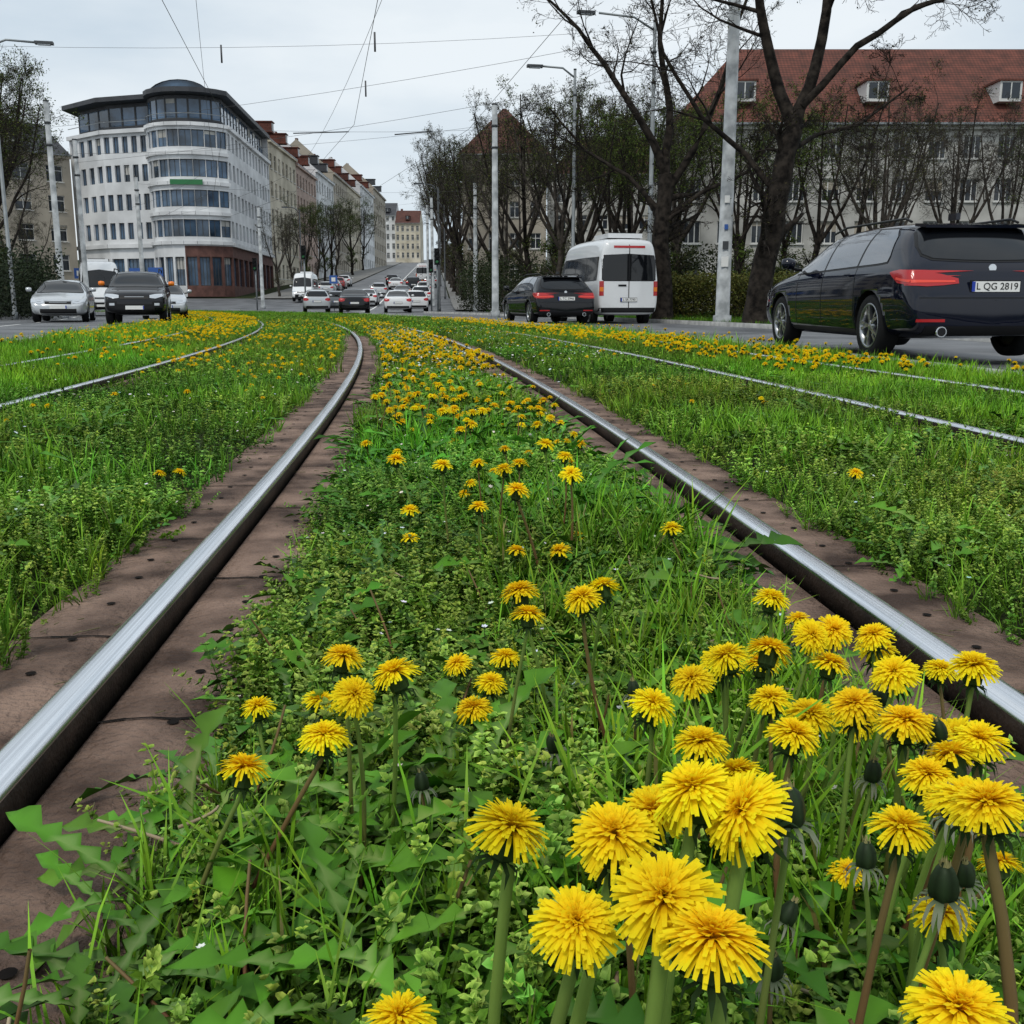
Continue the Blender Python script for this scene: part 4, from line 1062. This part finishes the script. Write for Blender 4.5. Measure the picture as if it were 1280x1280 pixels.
        pend(mb,bvh,[(-.012,.5,2.45),(.012,.5,2.45)],'black',-1,.012,2,20)
        pend(mb,bvh,[(-.92,.42,.56),(.92,.42,.56)],'black',-1,.02)
        mb.box((1.2,0,2.74),(1.5,1.1,.14),'paint_white'); mb.box((1.2,0,2.82),(1.2,.8,.05),'black')
        pend(mb,bvh,[(-.5,2.35,2.42),(.5,2.35,2.42)],'red',-1,.012,6,2)
        pend(mb,bvh,[(.08,1.2,1.26),(.34,1.2,1.26)],'black',-1,.012,6,2)
        pz=.80
    else:
        for sd in(-1,1):
            t=lambda l:[(sd*a,b,c) for a,b,c in l][::(1 if sd>0 else -1)]
            pend(mb,bvh,t([(w*.60,zt-.26,zt-.16),(w*.78,zt-.30,zt-.10),(w*.93,zt-.28,zt-.12)]),'red',-1,.008)
            pside(mb,bvh,[(.05,zt-.28,zt-.13),(.25,zt-.2,zt-.12)],'red',sd,.008)
        pend(mb,bvh,[(-.7,.3,.42),(.7,.3,.42)],'black',-1,.006)
        pz=.62 if kind=='sedan' else .7
    fz={'estate':.68,'sedan':.64,'suv':.80,'hatch':.64,'van':.85}[kind]
    for sd in(-1,1):
        t=lambda l:[(sd*a,b,c) for a,b,c in l][::(1 if sd>0 else -1)]
        pend(mb,bvh,t([(w*.48,fz-.02,fz+.06),(w*.66,fz-.04,fz+.09),(w*.88,fz+.02,fz+.10)]),'lens',1,.008)
        pside(mb,bvh,[(L-.42,fz+.06,fz+.12),(L-.25,fz+.0,fz+.10),(L-.15,fz-.02,fz+.07)],'lens',sd,.008)
        if kind=='suv': pend(mb,bvh,t([(w*.55,fz-.30,fz-.12),(w*.88,fz-.30,fz-.12)]),'black',1,.01); pend(mb,bvh,t([(w*.62,fz-.24,fz-.17),(w*.78,fz-.24,fz-.17)]),'lens',1,.016)
    pend(mb,bvh,[(-w*.45,fz-.05,fz+.04),(w*.45,fz-.05,fz+.04)],'black',1,.008)
    pend(mb,bvh,[(-w*.3,fz+.0,fz+.01),(w*.3,fz+.0,fz+.01)],'chrome',1,.014,10,1)
    pend(mb,bvh,[(-w*.62,.30,fz-.20),(w*.62,.30,fz-.20)],'black',1,.008)
    hf,_,_,_=bvh.ray_cast(Vector((12,0,.48)),Vector((-1,0,0)))
    if hf: mb.box((hf.x+.02,0,.50),(.02,.52,.11),'plate'); mb.box((hf.x+.033,.245,.50),(.004,.03,.1),'blue')
    if kind=='suv':
        for sd in(-1,1): mb.tube([(.5,sd*.66,1.60),(.6,sd*.66,1.68),(2.2,sd*.66,1.68),(2.4,sd*.66,1.58)],.018,'black',8)
        for sd in(-1,1): pside(mb,bvh,[(S['wh'][0]+.4,.3,.42),(S['wh'][1]-.4,.3,.42)],'black',sd,.02,8,2)
    hr,_,_,_=bvh.ray_cast(Vector((-4,0,pz)),Vector((1,0,0)))
    rx=(hr.x if hr else 0)-.012
    mb.box((rx,0,pz),(.016,.54,.125),'black'); mb.box((rx-.010,-.01,pz),(.01,.50,.105),'plate'); mb.box((rx-.0165,.238,pz),(.004,.035,.10),'blue')
    mb.build("fittings",root)
    if plate:
        cu=bpy.data.curves.new("plate_text",'FONT'); cu.body=plate; cu.size=.098; cu.align_x='CENTER'; cu.align_y='CENTER'; cu.extrude=.001
        cu.materials.append(M['black']); to=bpy.data.objects.new("plate_text",cu); COL.objects.link(to); to.parent=root
        to.matrix_local=Matrix(((0,0,-1,rx-.018),(-1,0,0,-.015),(0,1,0,pz),(0,0,0,1)))
    wm=wheelmesh(r)
    for wx in S['wh']:
        for sd in(-1,1):
            o=obj("wheel",wm,root); o.location=(wx,sd*(w-.135),r); 
            if sd<0: o.rotation_euler=(0,0,math.pi)
    return root
car("estate_car",'estate','paint_black',4.99,10.8,4.5,.02,plate="L QG 2819")
car("estate_car",'estate','paint_dark',1.62,31,13.5,-.03,plate="L TC 3946")
car("passenger_van",'van','paint_white',3.6,32.3,12,-.1,plate="L SR 7790")
def oncoming(name,kind,paint,x,y,head,z=-.035):
    Ls={'estate':4.94,'sedan':4.6,'suv':4.3,'hatch':4.0,'van':5.9}[kind]
    a=math.radians(head); fx_,fy_=-math.sin(a),math.cos(a)
    car(name,kind,paint,x-fx_*Ls,y-fy_*Ls,head,z)
oncoming("suv",'suv','paint_dark',-11.2,31.0,196,-.03)
oncoming("sedan_car",'sedan','paint_silver',-15.0,34.5,198,-.03)
oncoming("passenger_van",'van','paint_white',-19.6,50,203,-.03)
oncoming("hatchback_car",'hatch','paint_silver',-13.6,41,200,-.03)
car("sedan_car",'sedan','paint_dark',-8.9,59,9,-.03)
car("sedan_car",'sedan','paint_white',-7.2,66,7,-.02)
car("hatchback_car",'hatch','paint_white',-6.6,72,7,0)
car("hatchback_car",'hatch','paint_silver',-12.5,67,12,-.02)
car("hatchback_car",'hatch','paint_grey',-12.4,74,8,-.02)
for i,(x,y,k,p) in enumerate(((-9.0,84,'hatch','paint_silver'),(-8.0,92,'suv','paint_white'),(-10.5,100,'sedan','paint_grey'),(-9.2,110,'hatch','paint_white'),(-11.5,122,'suv','paint_dark'),(-10.4,134,'hatch','paint_silver'),(-12.6,148,'van','paint_white'),(-12.2,165,'hatch','paint_grey'),(-14.5,185,'suv','paint_silver'),(-12.5,90,'sedan','paint_white'),(-13.5,106,'hatch','paint_silver'),(-14,126,'sedan','paint_white'),(-16,140,'hatch','paint_dark'))):
    car("parked_car" if k!='van' else "delivery_van",k,p,x,y,4.2,float(terr(y+2)))
oncoming("delivery_van",'van','paint_white',-19.5,97,184,float(terr(99)))
for (x,y,p) in((-20.8,110,'paint_silver'),(-21.5,118,'paint_grey'),(-22.3,127,'paint_redc'),(-23.2,137,'paint_white')):
    car("parked_car",'hatch',p,x+1.2,y,4.2,float(terr(y+2)))
print("cars",time.time()-T00)

# ------------------------------------------------------------------ poles, lamps, wires
def pole(name,x,y,h,r,k='pole',z=None):
    z=float(terr(y)) if z is None else z
    mb=MB(); mb.tube([(0,0,-.1),(0,0,.25),(0,0,.26),(0,0,h)],[r*1.35,r*1.3,r,r*.72],k,14); mb.tube([(0,0,h),(0,0,h+.05)],r*.8,'poledark',12)
    for q in (.8,.9): mb.tube([(0,0,h*q),(0,0,h*q+.08)],r*.95,'poledark',12)
    return mb,(x,y,z),name
def fin(m): 
    mb,loc,name=m; o=mb.build(name); o.location=loc; return o
def lamp_arm(mb,h,dx_,dy_,up=.4,k='galv'):
    mb.tube([(0,0,h-.3),(dx_*.3,dy_*.3,h+up*.6),(dx_*.8,dy_*.8,h+up)],.04,k,8)
    a=math.atan2(dy_,dx_); mb.box((dx_*.98,dy_*.98,h+up-.01),(.65,.24,.10),'poledark',rot=a); mb.box((dx_*.98,dy_*.98,h+up-.07),(.45,.18,.03),'lens',rot=a)
m=pole("tram_pole",6.05,30,11,.20)
for (zz,k_,sz) in((1.75,'plate',.20),(3.45,'plate',.14),(2.7,'bluesign',.10),(2.2,'framedark',.16)): m[0].box((-.03,-.205,zz),(sz,.02,sz*1.4),k_)
fin(m)
fin(pole("tram_pole",-.75,47,9.0,.16)); fin(pole("tram_pole",-18.9,44,8.6,.14)); fin(pole("tram_pole",-20.3,50,8.0,.13)); fin(pole("tram_pole",-23.2,66,8.2,.15))
for (x,y,h) in((-2.5,72,8.5),(-6.8,90,9),(-20.5,86,8),(-8.3,104,9)):
    fin(pole("tram_pole",x,y,h,.15))
m=pole("street_lamp",-19.3,40.5,10.2,.08,'galv'); lamp_arm(m[0],10.2,1.9,.4,-.1); fin(m)
m=pole("street_lamp",2.6,45,10.0,.08,'galv'); lamp_arm(m[0],10.0,-1.7,-.3,.1); fin(m)
m=pole("street_lamp",5.2,40,10.6,.09,'galv'); lamp_arm(m[0],10.6,-2.6,-.5,.2); fin(m)
for (x,y,h) in((-5.2,75,8.5),(-6.7,105,9),(-9.5,140,9),(-20.8,104,8.5)):
    m=pole("street_lamp",x,y,h,.08,'poledark'); lamp_arm(m[0],h,-1.4,0,.3,'poledark'); fin(m)
def tlight(x,y,h=3.4):
    z=float(terr(y)); mb=MB(); mb.tube([(0,0,-.1),(0,0,h)],.06,'galv',10); mb.box((0,-.14,h-.35),(.32,.22,.95),'black')
    for i,k in enumerate(('greensign','amber','red')): mb.tube([(0,-.26,h-.65+i*.3),(0,-.28,h-.65+i*.3)],.10,'black' if i else k,12); mb.tube([(0,-.25,h-.62+i*.3),(0,-.36,h-.60+i*.3)],.115,'black',10,False)
    o=mb.build("traffic_light"); o.location=(x,y,z)
tlight(-14.6,74,4.4); tlight(-6.0,78,3.6); tlight(-20.0,82,3.8); tlight(-4.4,62,3.6)
def sign(x,y,h,k,shape='rect'):
    mb=MB(); mb.tube([(0,0,-.1),(0,0,h)],.03,'galv',8)
    if shape=='rect': mb.box((0,-.05,h-.3),(.6,.03,.6),k); mb.box((0,-.068,h-.3),(.3,.004,.3),'plate')
    else: mb.tube([(0,-.04,h-.3),(0,-.06,h-.3)],.3,k,20); mb.tube([(0,-.06,h-.3),(0,-.064,h-.3)],.2,'plate',20)
    o=mb.build("traffic_sign"); o.location=(x,y,float(terr(y)))
sign(-13.6,80,2.6,'bluesign'); sign(-25.5,62,2.6,'bluesign')
def wire(pl,r=.012,sag=0.0,mb=None):
    a,b=Vector(pl[0]),Vector(pl[1]); out=[]
    for i in range(9):
        t=i/8; p=a.lerp(b,t); p.z-=sag*4*t*(1-t); out.append(p)
    mb.tube(out,r,'wire',5,False)
we=empty("overhead_wires"); mb=MB()
def cpath(off,z,s0,s1,step,sag,r):
    ss=np.arange(s0,s1,step)
    for a,b in zip(ss[:-1],ss[1:]):
        xa,ya,_=P(a,off);xb,yb,_=P(b,off); wire([(xa,ya,z),(xb,yb,z)],r,sag,mb)
for off in(0,-3.57,3.34):
    cpath(off,5.6,-10,90,20,0.0,.006)
cpath(-3.5,6.7,-10,90,30,.5,.005); cpath(.1,6.6,-10,90,30,.5,.005)
spans=[((6.05,30,8.2),(-18.9,44,7.6)),((6.05,30,9.0),(-.75,47,8.4)),((-.75,47,8.2),(-20.3,50,7.4)),((-2.5,72,8),(-23.2,66,7.8)),((-18.9,44,8.2),(-24,20,9)),
       ((-6.8,90,9),(-20.5,86,8)),((5.2,40,10.4),(-19.3,40.5,9.9)),((-16.5,22,9.5),(2.5,18,8.3)),((2.5,18,8.3),(14,20,8.8)),((6.05,30,10),(-3,13,9)),((-18.9,44,8.0),(-.75,47,8.0)),((6.05,30,7.2),(-20.3,50,7.0))]
for a,b in spans: wire([a,b],.006,.3,mb)
for (x,y,z) in((-3.0,24,6.0),(-3.9,29,6.0),(-6.9,26,6.2)):
    mb.tube([(x,y,z),(x,y,z+.4)],.022,'wire',8)
for (a,b) in(((-7.5,37,6.3),(-5.6,37,6.35)),((-3.7,34,5.8),(-2.5,34,5.9))): mb.tube([a,b],.02,'poledark',6)
mb.build("contact_and_span_wires",we)

# ------------------------------------------------------------------ world, sun, camera
w=bpy.data.worlds.new("World"); scene.world=w; w.use_nodes=True; nt=w.node_tree; bg=nt.nodes["Background"]
sky=nt.nodes.new("ShaderNodeTexSky"); sky.sky_type='NISHITA'; sky.sun_disc=False; sky.sun_elevation=math.radians(55); sky.sun_rotation=math.radians(200)
tc=nt.nodes.new("ShaderNodeTexCoord"); mp=nt.nodes.new("ShaderNodeMapping"); mp.inputs["Scale"].default_value=(1,1,3.2)
nz=nt.nodes.new("ShaderNodeTexNoise"); nz.inputs["Scale"].default_value=2.3; nz.inputs["Detail"].default_value=6; nz.inputs["Roughness"].default_value=.5
rp=nt.nodes.new("ShaderNodeValToRGB"); rp.color_ramp.elements[0].position=.34; rp.color_ramp.elements[1].position=.62
rp.color_ramp.elements[0].color=(5.9,7.0,8.0,1); rp.color_ramp.elements[1].color=(8.9,9.5,9.9,1)
mx=nt.nodes.new("ShaderNodeMixRGB"); mx.inputs[0].default_value=.92
nt.links.new(tc.outputs["Generated"],mp.inputs[0]); nt.links.new(mp.outputs[0],nz.inputs["Vector"]); nt.links.new(nz.outputs["Fac"],rp.inputs["Fac"])
nt.links.new(sky.outputs[0],mx.inputs[1]); nt.links.new(rp.outputs[0],mx.inputs[2]); nt.links.new(mx.outputs[0],bg.inputs["Color"]); bg.inputs["Strength"].default_value=.1
sl=bpy.data.lights.new("sun",'SUN'); sl.energy=1.5; sl.angle=math.radians(12); sl.color=(1,.95,.86); so=bpy.data.objects.new("sun",sl); COL.objects.link(so)
el=math.radians(55); az=math.radians(200)
d=Vector((math.sin(az)*math.cos(el),math.cos(az)*math.cos(el),math.sin(el)))
so.rotation_euler=d.to_track_quat('Z','Y').to_euler()
cam=bpy.data.cameras.new("camera"); co=bpy.data.objects.new("camera",cam); COL.objects.link(co)
cam.sensor_width=36; cam.lens=36; cam.clip_start=.02; cam.clip_end=4000
co.location=(0,0,H); co.rotation_euler=(math.radians(90)-math.atan(262/1280),0,0)
scene.camera=co
scene.view_settings.view_transform='Standard'; scene.view_settings.look='None'; scene.view_settings.exposure=0; scene.view_settings.gamma=1
print("done",time.time()-T00)
